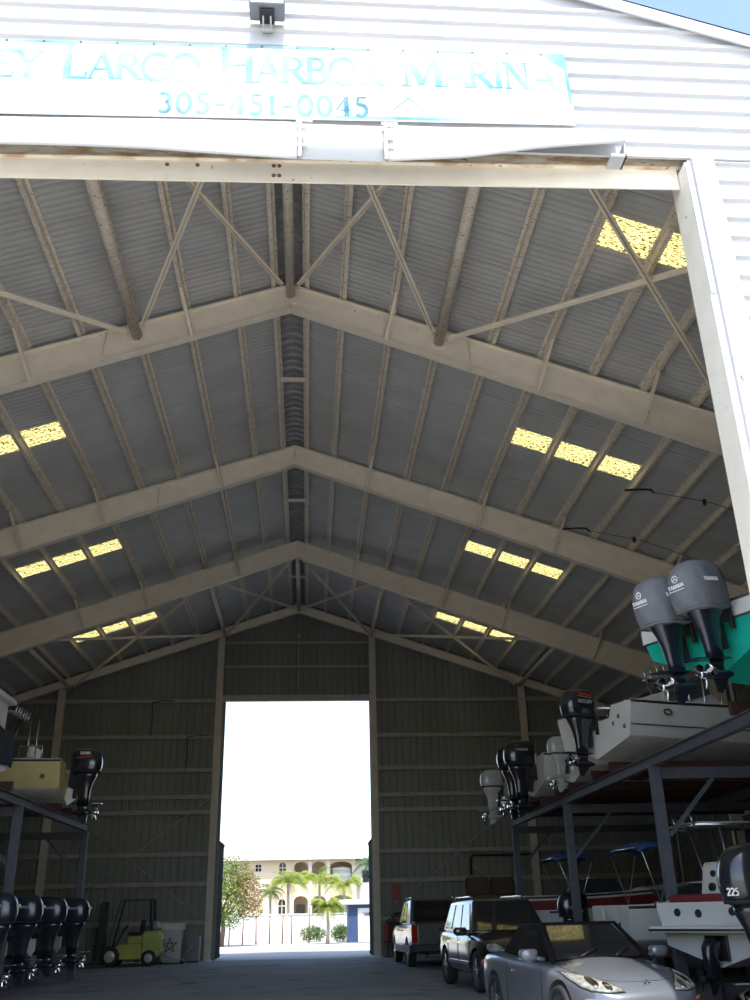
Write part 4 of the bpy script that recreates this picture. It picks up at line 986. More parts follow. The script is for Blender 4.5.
class House:
    """a greenhouse: lower and upper four-corner outline (xf, xr, wf, wr, z)"""
    def __init__(s, lo, hi): s.lo, s.hi = lo, hi
    def corner(s, o, f, sy): return Vector((o[0] if f else o[1], sy*(o[2] if f else o[3]), o[4]))
    def face(s, which):
        L, H = s.lo, s.hi; c = s.corner
        if which == 'front': return c(L,1,-1), c(L,1,1), c(H,1,1), c(H,1,-1)
        if which == 'rear': return c(L,0,1), c(L,0,-1), c(H,0,-1), c(H,0,1)
        sy = 1 if which == 'left' else -1
        return (c(L,1,1), c(L,0,1), c(H,0,1), c(H,1,1)) if sy > 0 else (c(L,0,-1), c(L,1,-1), c(H,1,-1), c(H,0,-1))
    def shell(s, mats, root, name, bevel=.05):
        mb = MB(); c = s.corner; i = [mb.av(c(o, f, sy)) for o in (s.lo, s.hi) for f, sy in ((1,-1),(1,1),(0,1),(0,-1))]
        for q in ((0,3,2,1),(4,5,6,7),(0,1,5,4),(1,2,6,5),(2,3,7,6),(3,0,4,7)): mb.af([i[k] for k in q], True)
        o = mb.build(name, mats, root, bevel=bevel); o.modifiers['bevel'].segments = 4; return o
    def pane(s, which, u0, u1, v0, v1, m, root, name, off=.004, thick=.012, skew=0.0):
        a, b, c, d = s.face(which); n = (b-a).cross(d-a).normalized()
        def P(u, v): return a*(1-u)*(1-v) + b*u*(1-v) + c*u*v + d*(1-u)*v
        pts = [P(u0, v0), P(u1, v0), P(u1-skew, v1), P(u0+skew, v1)]
        if n.dot(sum(pts, Vector())/4 - Vector((0, 0, s.lo[4]))) < 0: n = -n
        mb = MB(); A = [mb.av(p+n*(off-thick)) for p in pts]; B = [mb.av(p+n*off) for p in pts]
        mb.af(B, False); mb.af(A[::-1], False)
        for j in range(4): mb.af((A[j], A[(j+1) % 4], B[(j+1) % 4], B[j]), False)
        return mb.build(name, MATS[m], root)
def blob(mb, c, r, rot=(0,0,0)):
    M0 = mb.M; mb.M = M0 @ Matrix.Translation(c) @ Matrix.Rotation(rot[2], 4, 'Z') @ Matrix.Rotation(rot[1], 4, 'Y') @ Matrix.Rotation(rot[0], 4, 'X')
    mb.sphere((0,0,0), *r, n=20, k=12); mb.M = M0
def mirrors(root, x, y, z, m, s=1.0):
    for sy in (-1, 1):
        mb = MB(); mb.M = Matrix.Translation((x, sy*y, z)) @ Matrix.Scale(s, 4); mb.loft([sup(.02, .05, .08, -.06, 16, 3), sup(.0, .085, .125, -.02, 16, 3), sup(.0, .085, .13, .05, 16, 3), sup(.0, .06, .10, .085, 16, 3)])
        mb.tube([(0, -sy*.05, -.02), (.02, -sy*.22, -.05)], .03, 8); mb.build('wing_mirror', MATS[m], root)
def plate(root, x, z, sx=1, w=.31):
    mb = MB(); mb.box(min(x, x+sx*.012), max(x, x+sx*.012), -w/2, w/2, z-.08, z+.08); mb.build('number_plate', MATS['plate_white'], root)

def skin_patch(bvh, poly, off, rings=4):
    """a thin panel that follows the body, outline given in the front view (y, z)"""
    mb = MB(); cy = sum(p[0] for p in poly)/len(poly); cz = sum(p[1] for p in poly)/len(poly); pts = []
    def hit(y, z):
        h = bvh.ray_cast(Vector((4, y, z)), Vector((-1, 0, 0)))
        return (h[0] + h[1]*off) if h[0] is not None else Vector((1.7, y, z))
    dense = []
    for a, b in zip(poly, poly[1:]+poly[:1]): dense += [a, ((a[0]+b[0])/2, (a[1]+b[1])/2)]
    R2 = [[mb.av(hit(cy+(y-cy)*k/rings, cz+(z-cz)*k/rings)) for y, z in dense] for k in range(1, rings+1)]
    c = mb.av(hit(cy, cz)); n = len(dense)
    for j in range(n): mb.af((c, R2[0][j], R2[0][(j+1) % n]), True)
    for A, B in zip(R2, R2[1:]):
        for j in range(n): mb.af((A[j], B[j], B[(j+1) % n], A[(j+1) % n]), True)
    back = [mb.av(Vector(mb.v[i]) - Vector((.012, 0, 0))) for i in R2[-1]]
    for j in range(n): mb.af((R2[-1][j], back[j], back[(j+1) % n], R2[-1][(j+1) % n]), False)
    return mb
def top_line(bvh, pts, r=.006):
    out = []
    for x, y in pts:
        h = bvh.ray_cast(Vector((x, y, 3)), Vector((0, 0, -1)))
        if h[0] is not None: out.append(h[0] + h[1]*.002)
    mb = MB(); mb.tube(out, r, 5); return mb
# ---- silver convertible
SCL = 1.03
car = empty('convertible_car', (4.40, 14.85, 0), R_(-82), 'silver convertible with black soft top parked in front of the dark SUV', 'car')
car.scale = (1, 1, 1)
S_ = [(2.26,.30,.34,.50,.54),(2.20,.56,.24,.575,.615),(2.05,.74,.19,.655,.70),(1.75,.835,.18,.74,.79),(1.35,.875,.18,.80,.865),(.95,.885,.18,.845,.925),(.70,.885,.18,.87,.955),(.3,.885,.18,.88,.93),(-.5,.885,.18,.895,.93),(-1.0,.89,.18,.92,.945),(-1.4,.885,.19,.935,.965),(-1.8,.85,.22,.94,.975),(-2.1,.78,.28,.90,.95),(-2.26,.62,.38,.74,.84)]
car_body(S_, [(1.33, .33, .385, .90), (-1.25, .33, .385, .90)], 'paint_silver', car)
from mathutils.bvhtree import BVHTree
_b = [c for c in car.children if c.name.startswith('body')][0]
car_bvh = BVHTree.FromPolygons([v.co.copy() for v in _b.data.vertices], [tuple(p.vertices) for p in _b.data.polygons])
for x in (1.33, -1.25):
    for sy in (-1, 1): wheel(car, x, sy*.775, .325, .215, sy, 5)
gh = House((.86, -1.62, .72, .62, .905), (.10, -.98, .56, .50, 1.36)); gh.shell([MATS['soft_top']], car, 'soft_top', .07)
gh.pane('front', .05, .95, .06, .93, 'car_glass', car, 'windshield', off=.012)
for sd in ('left', 'right'):
    u = (.34, .86) if sd == 'right' else (.14, .66)
    gh.pane(sd, u[0], u[1], .06, .80, 'car_glass', car, 'side_window', off=.010, skew=.04)
gh.pane('rear', .15, .85, .2, .75, 'car_glass', car, 'rear_window', off=.008)
mb = MB()
for sy in (-1, 1):
    a = gh.corner(gh.lo, 1, sy); b = gh.corner(gh.hi, 1, sy); mb.bar(a+Vector((.01, sy*.005, -.02)), b+Vector((.02, sy*.01, .0)), .05, .035)
mb.bar(gh.corner(gh.hi, 1, -1)+Vector((.02,0,0)), gh.corner(gh.hi, 1, 1)+Vector((.02,0,0)), .05, .035); mb.build('windshield_frame', MATS['soft_top'], car)
for sy in (-1, 1):
    hl = skin_patch(car_bvh, [(sy*a, b) for a, b in ((.34,.605),(.40,.665),(.52,.725),(.66,.775),(.785,.79),(.80,.73),(.765,.655),(.70,.615),(.52,.595))], .010).build('headlight', MATS['lamp_clear'], car)
    rim = skin_patch(car_bvh, [(sy*a, b) for a, b in ((.325,.595),(.39,.672),(.52,.735),(.66,.786),(.795,.80),(.812,.73),(.775,.645),(.70,.604),(.52,.583))], .005); rim.build('headlight_rim', MATS['cladding'], hl)
    for yc, zc, rr in ((.50, .655, .045), (.63, .70, .05)):
        skin_patch(car_bvh, [(sy*yc+rr*math.cos(t), zc+rr*math.sin(t)) for t in (2*math.pi*j/16 for j in range(16))], .014).build('headlight_bulb', MATS['chrome'], hl)
    mb = MB(); blob(mb, (2.02, sy*.69, .50), (.13, .05, .035), (0, 0, -sy*R_(40))); mb.build('side_marker', MATS['lamp_amber'], car)
    mb = MB(); blob(mb, (-2.12, sy*.62, .76), (.10, .16, .09), (0, 0, sy*R_(25))); mb.build('tail_light', MATS['lamp_red'], car)
    mb = MB(); mb.box(-.50, -.36, sy*.885-.012, sy*.885+.012, .735, .765); mb.build('door_handle', MATS['paint_silver'], car)
    mb = MB()
    for xx in (.78, -.62): mb.tube([(xx, sy*.886, .30), (xx+.02, sy*.889, .60), (xx, sy*.872, .84)], .005, 5)
    mb.tube([(.78, sy*.884, .29), (-.62, sy*.884, .29)], .005, 5); mb.build('door_seam', MATS['cladding'], car)
mirrors(car, .62, .97, .97, 'paint_silver')
mb = MB()
for a in (90, 210, 330):
    c = Vector((2.105, 0, .690)); u = Vector((0, math.cos(R_(a)), math.sin(R_(a))*.55)); u.x = -abs(u.z)*.6 if u.z > 0 else -u.z*.6; v = Vector((0, -math.sin(R_(a)), math.cos(R_(a))*.55))
    mb.loft([[c+u*.004+Vector((h_,0,h_)), c+u*.03+v*.017+Vector((h_,0,h_)), c+u*.056+Vector((h_,0,h_)), c+u*.03-v*.017+Vector((h_,0,h_))] for h_ in (.0, .012)], smooth=False)
mb.build('hood_emblem', MATS['chrome'], car)
top_line(car_bvh, [(.98, -.70), (1.3, -.68), (1.6, -.63), (1.8, -.56), (1.93, -.42), (2.0, -.2), (2.02, 0), (2.0, .2), (1.93, .42), (1.8, .56), (1.6, .63), (1.3, .68), (.98, .70)]).build('hood_seam', MATS['cladding'], car)
mb = MB(); mb.prism([(-.42,.30),(.42,.30),(.36,.40),(-.36,.40)], 2.20, 2.30, plane='yz'); mb.build('air_intake', MATS['cladding'], car)
mb = MB(); mb.tube([(.86, -.3, .955), (.66, .05, 1.06)], .010, 6); mb.build('wiper', MATS['cladding'], car); mb = MB(); mb.tube([(.88, .2, .955), (.66, .5, 1.06)], .010, 6); mb.build('wiper', MATS['cladding'], car)

# ---- dark bronze SUV
suv = empty('sport_utility_car', (4.82, 23.1, 0), R_(-85), 'dark bronze SUV parked behind the silver convertible, sky mirrored in its side windows', 'car')
S_ = [(2.38,.55,.42,.78,.86),(2.30,.78,.32,.88,.95),(2.1,.90,.28,.96,1.03),(1.7,.955,.27,1.02,1.09),(1.2,.965,.27,1.07,1.14),(.95,.965,.27,1.09,1.17),(.3,.965,.27,1.11,1.15),(-1.0,.965,.27,1.13,1.17),(-1.8,.95,.28,1.14,1.18),(-2.2,.90,.32,1.12,1.16),(-2.36,.80,.42,.98,1.06)]
car_body(S_, [(1.45, .39, .455, .99), (-1.42, .39, .455, .99)], 'paint_bronze', suv)
for x in (1.45, -1.42):
    for sy in (-1, 1): wheel(suv, x, sy*.84, .385, .25, sy, 5)
gh = House((1.02, -2.22, .85, .80, 1.10), (.41, -1.90, .66, .62, 1.79)); gh.shell([MATS['paint_bronze']], suv, 'roof', .08)
gh.pane('front', .06, .94, .08, .92, 'car_glass', suv, 'windshield', off=.014)
gh.pane('rear', .08, .92, .12, .85, 'car_glass', suv, 'rear_window', off=.014)
for sd in ('left', 'right'):
    for (a, b) in ((.10, .36), (.39, .66), (.70, .93)):
        u = (1-b, 1-a) if sd == 'right' else (a, b)
        gh.pane(sd, u[0], u[1], .10, .86, 'car_glass', suv, 'side_window', off=.014, skew=.012)
mb = MB()
for sy in (-1, 1): mb.tube([(.1, sy*.60, 1.80), (.02, sy*.60, 1.85), (-1.6, sy*.575, 1.85), (-1.7, sy*.575, 1.80)], .016, 6)
mb.build('roof_rail', MATS['chrome'], suv)
for sy in (-1, 1):
    mb = MB(); mb.box(-.95, .95, sy*.968-.012, sy*.968+.012, .50, .56); mb.build('sill_trim', MATS['chrome'], suv)
    mb = MB(); blob(mb, (2.17, sy*.70, .84), (.20, .15, .10), (0, R_(10), -sy*R_(35))); mb.build('headlight', MATS['lamp_clear'], suv)
    mb = MB(); blob(mb, (2.20, sy*.83, .56), (.09, .03, .03), (0, 0, -sy*R_(45))); mb.build('side_marker', MATS['lamp_red'], suv)
    mb = MB(); blob(mb, (-2.28, sy*.74, .98), (.08, .12, .14)); mb.build('tail_light', MATS['lamp_red'], suv)
    for xx in (.25, -.75): mb = MB(); mb.box(xx-.22, xx, sy*.968-.012, sy*.968+.016, .90, .935); mb.build('door_handle', MATS['chrome'], suv)
    mb = MB()
    for xx in (.98, -.02, -1.0): mb.tube([(xx, sy*.966, .42), (xx, sy*.969, .75), (xx-.02, sy*.955, 1.04)], .006, 5)
    mb.build('door_seam', MATS['cladding'], suv)
mirrors(suv, .72, 1.07, 1.13, 'paint_bronze', 1.15)
mb = MB(); mb.prism([(-.5,.70),(.5,.70),(.44,.84),(-.44,.84)], 2.30, 2.40, plane='yz'); mb.build('grille', MATS['chrome'], suv)
plate(suv, 2.39, .56)

# ---- pickup
pk = empty('pickup_truck', (4.55, 34.0, 0), R_(92), 'pewter pickup with red tail lamps parked farthest from the entrance, tailgate to the camera', 'truck')
S_ = [(2.78,.60,.50,.90,.98),(2.68,.88,.42,1.02,1.08),(2.4,.98,.38,1.10,1.14),(1.6,1.00,.37,1.16,1.20),(1.1,1.005,.37,1.18,1.22),(0,1.005,.37,1.19,1.22),(-1.4,1.005,.38,1.22,1.24),(-2.4,1.0,.42,1.24,1.25),(-2.72,.98,.48,1.22,1.24),(-2.80,.95,.52,1.18,1.20)]
car_body(S_, [(1.62, .39, .47, 1.03), (-1.66, .39, .47, 1.03)], 'paint_pewter', pk)
for x in (1.62, -1.66):
    for sy in (-1, 1): wheel(pk, x, sy*.87, .39, .26, sy, 6)
gh = House((1.12, -1.75, .90, .90, 1.18), (.50, -1.02, .74, .74, 1.93)); gh.shell([MATS['paint_pewter']], pk, 'cab', .07)
gh.pane('front', .06, .94, .08, .92, 'car_glass', pk, 'windshield', off=.014)
gh.pane('rear', .07, .93, .06, .92, 'car_glass', pk, 'rear_window', off=.014)
for sd in ('left', 'right'):
    for (a, b) in ((.12, .40), (.43, .66)):
        u = (1-b, 1-a) if sd == 'right' else (a, b)
        gh.pane(sd, u[0], u[1], .08, .86, 'car_glass', pk, 'side_window', off=.014, skew=.012)
mb = MB(); mb.box(-2.70, -1.6, -.86, .86, 1.225, 1.275); mb.build('bed_cover', MATS['cladding'], pk, bevel=.015)
mb = MB(); mb.box(-2.835, -2.79, -.78, .78, .66, 1.20); tg = mb.build('tailgate', MATS['paint_pewter'], pk, bevel=.02)
mb = MB(); mb.box(-2.86, -2.83, -.16, .16, 1.02, 1.10); mb.build('gate_handle', MATS['cladding'], tg)
mb = MB(); mb.box(-2.845, -2.83, -.10, .10, .85, .92); mb.build('gate_badge', MATS['chrome'], tg)
mb = MB(); mb.loft([[(-2.72, y, z) for y, z in ((-1.0,.42),(1.0,.42),(1.0,.66),(-1.0,.66))], [(-2.95, y, z) for y, z in ((-.92,.45),(.92,.45),(.92,.64),(-.92,.64))]], smooth=False); mb.build('rear_bumper', MATS['cladding'], pk, bevel=.02)
for sy in (-1, 1):
    mb = MB(); mb.box(-2.83, -2.66, sy*.90-.10, sy*.90+.10, .72, 1.20); mb.build('tail_light', MATS['lamp_red'], pk, bevel=.025)
    mb = MB(); mb.box(-2.6, -.95, sy*1.005-.03, sy*1.005+.03, .40, .62); mb.box(-.95, 1.1, sy*1.005-.03, sy*1.005+.03, .38, .56); mb.build('cladding', MATS['cladding'], pk, bevel=.015)
    for xx in (.55, -.35): mb = MB(); mb.box(xx-.2, xx, sy*1.005-.012, sy*1.005+.018, 1.0, 1.04); mb.build('door_handle', MATS['cladding'], pk)
    mb = MB(); mb.tube([(.45, sy*.70, 1.93), (.35, sy*.70, 1.985), (-.8, sy*.70, 1.985), (-.9, sy*.70, 1.93)], .016, 6); mb.build('roof_rail', MATS['chrome'], pk)
mirrors(pk, .92, 1.16, 1.26, 'cladding', 1.25)
mb = MB(); mb.box(-2.965, -2.945, -.16, .16, .48, .62); mb.build('number_plate', MATS['plate_white'], pk)

# ---- forklift
mat('forklift_yellow', (.34,.36,.06), (.27,.29,.05), rough=.45, scale=3)
mat('tank_grey', (.24,.25,.26), rough=.4)
fk = empty('forklift', (-5.95, 37.6, 0), R_(180), 'yellow-green forklift with black overhead guard parked at the back wall', 'forklift')
mb = MB(); mb.prism([(.75,.22),(.75,.60),(.35,.62),(.25,.72),(-.55,.72),(-.60,.22)], -.52, .52, plane='xz'); mb.build('chassis', MATS['forklift_yellow'], fk, bevel=.03)
mb = MB(); mb.prism([(-.58,.20),(-.58,1.08),(-.75,1.14),(-1.12,1.12),(-1.26,.95),(-1.27,.42),(-1.12,.26)], -.54, .54, plane='xz'); mb.build('counterweight', MATS['forklift_yellow'], fk, bevel=.05)
mb = MB(); mb.prism([(-.05,.72),(-.05,.95),(-.58,1.0),(-.58,.72)], -.4, .4, plane='xz'); mb.build('engine_hood', MATS['forklift_yellow'], fk, bevel=.03)
mb = MB(); mb.box(-.50, -.02, -.26, .26, .98, 1.10); mb.prism([(-.52,1.05),(-.40,1.05),(-.48,1.5),(-.58,1.5)], -.25, .25, plane='xz'); mb.build('seat', MATS['rubber_black'], fk, bevel=.03)
mb = MB()
for sy in (-1, 1):
    mb.bar((.62, sy*.46, .60), (.28, sy*.42, 2.15), .06, .06); mb.bar((.28, sy*.42, 2.15), (-.80, sy*.42, 2.17), .06, .06); mb.bar((-.80, sy*.42, 2.17), (-.88, sy*.48, 1.1), .07, .07)
for k in range(8): mb.bar((.24-.14*k, -.42, 2.165), (.24-.14*k, .42, 2.165), .035, .03)
mb.build('overhead_guard', MATS['black_iron'], fk)
mb = MB()
for sy in (-1, 1): mb.box(.84, .97, sy*.33-.05, sy*.33+.05, .08, 2.1); mb.box(.97, 1.04, sy*.25-.035, sy*.25+.035, .08, 2.05)
for z in (.4, 1.2, 2.04): mb.box(.86, .95, -.33, .33, z, z+.08)
mb.tube([(.9, 0, .1), (.9, 0, 1.9)], .04, 10); mb.build('mast', MATS['black_iron'], fk)
mb = MB(); mb.box(1.05, 1.10, -.5, .5, .25, .33); mb.box(1.05, 1.10, -.5, .5, .62, .70)
for k in range(7): mb.box(1.06, 1.09, -.48+.15*k, -.45+.15*k, .25, 1.25)
mb.box(1.06, 1.09, -.5, .5, 1.22, 1.27); mb.build('carriage', MATS['black_iron'], fk)
for sy in (-1, 1): mb = MB(); mb.prism([(1.11,.68),(1.15,.68),(1.15,.11),(2.1,.075),(2.1,.06),(1.11,.06)], sy*.28-.06, sy*.28+.06, plane='xz'); mb.build('fork', MATS['black_iron'], fk)
for (x, r, w) in ((.50, .33, .22), (-.85, .26, .18)):
    for sy in (-1, 1):
        mb = MB(); mb.lathe([(r*.5, -w/2), (r*.93, -w/2), (r, -w*.38), (r, w*.38), (r*.93, w/2), (r*.5, w/2)], 28, 'y'); t = mb.build('wheel', MATS['tyre'], fk, loc=(x, sy*.50, r))
        mb = MB(); mb.lathe([(.03, sy*w*.52), (r*.55, sy*w*.52), (r*.62, sy*w*.44)], 24, 'y'); mb.build('rim', MATS['motor_white'], t)
mb = MB(); mb.lathe([(.02, -.42), (.12, -.40), (.16, -.34), (.16, .34), (.12, .40), (.02, .42)], 20, 'y', (-.95, 0, 1.30)); mb.box(-1.05, -.85, -.3, -.25, 1.1, 1.2); mb.box(-1.05, -.85, .25, .3, 1.1, 1.2); mb.build('gas_tank', MATS['tank_grey'], fk)
mb = MB(); c = Vector((.12, 0, 1.22)); mb.tube([c+Vector((-.09*math.cos(t), .17*math.sin(t), .12*math.cos(t))) for t in (2*math.pi*j/18 for j in range(18))], .016, 6, closed=True); mb.tube([c, (.42, 0, .7)], .025, 8); mb.build('steering_wheel', MATS['rubber_black'], fk)
mb = MB(); mb.box(-1.28, -1.265, -.2, .2, .55, .85); mb.build('rear_grille', MATS['black_iron'], fk)

# ---- odds and ends along the back wall
mat('sign_red', (.30,.03,.03), (.25,.025,.025), rough=.5)
mat('board_white', (.42,.44,.47), (.36,.38,.41), rough=.6)
mat('wood_brown', (.12,.07,.05), (.09,.052,.038), rough=.7, scale=5)
def wallthing(name, x, z, w, h, d, m, label, cat, bev=.01, y=40.13):
    mb = MB(); mb.box(-w/2, w/2, -d, 0, -h/2, h/2); o = mb.build(name, MATS[m], loc=(x, y, z), bevel=bev); tag(o, label, cat); return o
o = wallthing('fire_sign', 4.02, 2.32, .34, .52, .03, 'sign_red', 'dark red notice board on the back wall right of the doorway', 'sign', y=40.20)
fe = empty('fire_extinguisher', (3.58, 39.72, 0), label='red fire extinguisher standing by the right column of the doorway', cat='fire extinguisher')
mb = MB(); mb.lathe([(.10, 0), (.11, .03), (.11, .50), (.08, .58), (.04, .62)], 18, 'z', (0, 0, .55)); mb.build('cylinder', MATS['sign_red'], fe)
mb = MB(); mb.tube([(0,0,1.15), (0,0,1.26)], .03, 8); mb.bar((-.08,0,1.27), (.06,0,1.29), .03, .02); mb.tube([(.03,0,1.2),(.14,-.02,1.1),(.13,-.03,.8)], .015, 6); mb.build('valve', MATS['black_iron'], fe)
mb = MB(); mb.box(-.14, .14, -.14, .14, .50, .55); mb.box(-.03, .03, -.03, .03, 0, .5); mb.box(-.14, .14, -.14, .14, 0, .03); mb.build('stand', MATS['black_iron'], fe)
bn = empty('work_bench', (4.25, 39.65, 0), label='narrow work bench against the back wall behind the pickup', cat='bench')
mb = MB(); mb.box(-.5, .9, -.28, .28, 1.40, 1.46); mb.build('bench_top', MATS['wood_brown'], bn)
for xx in (-.45, .85):
    for yy in (-.23, .23): mb = MB(); mb.box(xx-.03, xx+.03, yy-.03, yy+.03, 0, 1.40); mb.build('leg', MATS['wood_brown'], bn)
cl = MB(); cl.tube([Vector((.17*math.cos(t), .17*math.sin(t), .02*math.sin(3*t))) for t in (2*math.pi*j/24 for j in range(24))], .035, 8, closed=True); tag(cl.build('hose_coil', MATS['rubber_black'], loc=(4.05, 39.6, 1.516)), 'black hose coil lying on the work bench', 'hose')
for k, (x, lb) in enumerate(((7.25, 'left'), (8.25, 'right'))): wallthing('wall_cabinet', x, 2.75-.28, .86, .62, .35, 'wood_brown', 'brown box cabinet on the back wall, %s one of two above the bronze SUV' % lb, 'cabinet', y=40.11)
mb = MB(); mb.tube([(0,0,0), (0,0,.62), (.1,0,.72), (2.9,0,.72)], .045, 10); tag(mb.build('wall_pipe', MATS['black_iron'], loc=(7.05, 40.06, 2.9)), 'black pipe running along the back wall over the brown cabinets', 'pipe')
bd = empty('crate', (-4.62, 39.2, 0), label='white crate with dark star symbol behind the forklift', cat='crate')
mb = MB(); mb.box(-.42, .42, -.30, .30, 0, 1.12); mb.build('box', MATS['board_white'], bd, bevel=.02)
mb = MB()
star = [(.27*math.sin(R_(144*k)), .60+.27*math.cos(R_(144*k))) for k in range(6)]
for a, b in zip(star, star[1:]): mb.bar((a[0], -.306, a[1]), (b[0], -.306, b[1]), .03, .01, up=(0,1,0))
mb.build('star_symbol', MATS['stripe_black'], bd)
mb = MB(); mb.box(-.40, .46, -.28, .28, 1.125, 1.36); tag(mb.build('carton', MATS['vinyl'], loc=(-4.60, 39.2, 0), bevel=.02), 'pale flat carton lying on the white crate', 'carton')
cb = empty('metal_cabinet', (-3.78, 39.35, 0), label='low dark metal cabinet beside the left column of the doorway', cat='cabinet')
mb = MB(); mb.box(-.24, .24, -.25, .25, .06, .88); mb.build('case', MATS['box_grey'], cb, bevel=.015)
for z in (.12, .38, .64): mb = MB(); mb.box(-.21, .21, -.265, -.25, z, z+.22); dw = mb.build('drawer', MATS['box_grey'], cb, bevel=.006); mb = MB(); mb.box(-.07, .07, -.285, -.265, z+.10, z+.12); mb.build('drawer_handle', MATS['chrome'], dw)
mb = MB(); mb.box(-.22, .22, -.22, .22, 0, .06); mb.build('plinth', MATS['black_iron'], cb)
tj = empty('floor_jack', (-4.45, 38.35, 0), label='low trolley jack on the floor beside the forklift', cat='jack')
mb = MB(); mb.box(-.45, .45, -.17, -.13, .06, .16); mb.box(-.45, .45, .13, .17, .06, .16); mb.bar((.2,0,.12), (-.3,0,.28), .08, .06); mb.build('jack_frame', MATS['tank_grey'], tj)
mb = MB(); mb.tube([(.35,0,.16), (.75,0,.62)], .018, 8); mb.build('jack_handle', MATS['tank_grey'], tj)
for xx in (-.38, .38):
    mb = MB(); mb.lathe([(.02, -.2), (.06, -.2), (.06, .2), (.02, .2)], 14, 'y', (xx, 0, .06)); mb.build('castor', MATS['rubber_black'], tj)
# two small drop lights on a wire under the roof, right side
for k, (x, y, z, lb) in enumerate(((8.75, 20.3, 10.86, 'upper'), (8.0, 23.3, 11.05, 'lower'))):
    mb = MB(); mb.tube([(-.6,0,.03), (-.2,0,.06), (.05,0,.05), (.12,0,-.03)], .028, 6); mb.tube([(.12,0,-.02), (1.5,0,-.28), (3.6,.1,-1.0)], .008, 5); mb.lathe([(.02,0),(.05,.04),(.05,.14),(.02,.17)], 10, 'z', (1.35,0,-.36))
    tag(mb.build('hanging_wire', MATS['cable_black'], loc=(x, y, z)), '%s thin black wire hanging under the right roof slope' % lb, 'wire')
# ================================================================ beyond the far doorway
mat('stucco_cream', (.64,.52,.37), (.60,.48,.34), rough=.9, scale=2)
mat('stucco_white', (.66,.655,.63), (.60,.595,.57), rough=.9, scale=2)
mat('roof_tile', (.34,.315,.25), (.29,.27,.21), rough=.8, scale=6)
mat('window_dark', (.03,.035,.04), (.02,.024,.028), rough=.1)
mat('shed_blue', (.035,.065,.16), (.028,.055,.14), rough=.5)
mat('rust_post', (.26,.12,.07), (.18,.08,.05), rough=.9)
mat('bark', (.20,.15,.11), (.14,.10,.075), rough=.9, scale=8)
mat('palm_bark', (.40,.35,.28), (.30,.26,.21), rough=.9, scale=10)
def leaf_mat(n, a, b, t=.35):
    m = mat(n, a, b, rough=.55, scale=2.2, lo=.3, hi=.7); nt = m.node_tree; N = nt.nodes; P = N['Principled BSDF']; o = [x for x in N if x.type == 'OUTPUT_MATERIAL'][0]
    tr = N.new('ShaderNodeBsdfTranslucent'); mx = N.new('ShaderNodeMixShader'); mx.inputs['Fac'].default_value = t
    nt.links.new(P.inputs['Base Color'].links[0].from_socket, tr.inputs['Color']); nt.links.new(P.outputs[0], mx.inputs[1]); nt.links.new(tr.outputs[0], mx.inputs[2]); nt.links.new(mx.outputs[0], o.inputs['Surface']); return m
leaf_mat('leaf_green', (.22,.29,.04), (.10,.17,.03)); leaf_mat('leaf_pink', (.38,.25,.13), (.26,.22,.07)); leaf_mat('palm_green', (.34,.38,.045), (.16,.24,.03)); leaf_mat('palm_dark', (.10,.17,.05), (.06,.11,.035)); leaf_mat('hedge_green', (.12,.22,.04), (.07,.14,.025))

# house
HY = 80.0
hs = empty('villa', (0, HY, 0), label='cream two storey villa with arched balconies and pale tiled roof beyond the yard', cat='house')
mb = MB(); mb.box(-14, 4.35, 0, .35, 0, 5.72); wv = mb.build('facade', MATS['stucco_cream'])
def archp(x0, x1, z0, z1, rise):
    n = 10; xm = (x0+x1)/2; hw = (x1-x0)/2
    return [(x0, z0), (x1, z0), (x1, z1-rise)] + [(xm+hw*math.cos(math.pi*i/n), z1-rise+rise*math.sin(math.pi*i/n)) for i in range(1, n)] + [(x0, z1-rise)]
OP = [(-.60, .52, 3.75, 5.42, .42), (.82, 1.95, 3.75, 5.42, .42), (2.28, 4.02, 3.75, 5.40, .34), (-.60, .52, .9, 2.9, .42), (.82, 1.95, .9, 2.9, .42), (2.28, 4.02, .9, 2.9, .34), (-1.78, -1.24, 4.5, 5.4, .27), (-3.65, -3.2, 4.75, 5.25, .01), (-1.78, -1.24, 1.6, 2.7, .27), (-5.6, -5.1, 4.6, 5.3, .01), (-8.2, -7.4, 4.4, 5.3, .01)]
cuts = []
for a in OP: c = MB(); c.prism(archp(*a), -.3, .7, plane='xz'); cuts.append(c.build('cutter', MATS['stucco_cream']))
bool_cut(wv, cuts); wv.parent = hs
mb = MB(); mb.box(-.9, 4.3, 2.0, 2.2, 0, 5.7); mb.box(-.9, -.75, .35, 2.0, 0, 5.7); mb.box(4.2, 4.35, .35, 2.2, 0, 5.7); mb.box(-.9, 4.3, .30, 2.0, 3.35, 3.62); mb.box(-.9, 4.3, .35, 2.2, 5.5, 5.7); mb.build('balcony_shell', MATS['stucco_cream'], hs)
for (x0, x1, z0, z1) in ((-.45, .05, 4.5, 5.0), (1.25, 1.7, 4.5, 5.0), (-.4, .3, .4, 2.3), (1.0, 1.7, .4, 2.3), (2.6, 3.6, .4, 2.3)):
    mb = MB(); mb.box(x0, x1, 1.95, 1.995, z0, z1); f = mb.build('window', MATS['window_dark'], hs); mb = MB(); mb.box(x0-.04, x1+.04, 1.93, 1.95, (z0+z1)/2-.03, (z0+z1)/2+.03); mb.build('window_bar', MATS['stucco_white'], f)
for a in OP[6:]:
    mb = MB(); mb.prism(archp(*a), .2, .24, plane='xz'); f = mb.build('window', MATS['window_dark'], hs)
    mb = MB(); xm = (a[0]+a[1])/2; mb.box(xm-.025, xm+.025, .16, .2, a[2], a[3]-.02); zz = a[2]+(a[3]-a[2])*.55; mb.box(a[0], a[1], .16, .2, zz-.03, zz+.03); mb.build('window_bar', MATS['stucco_white'], f)
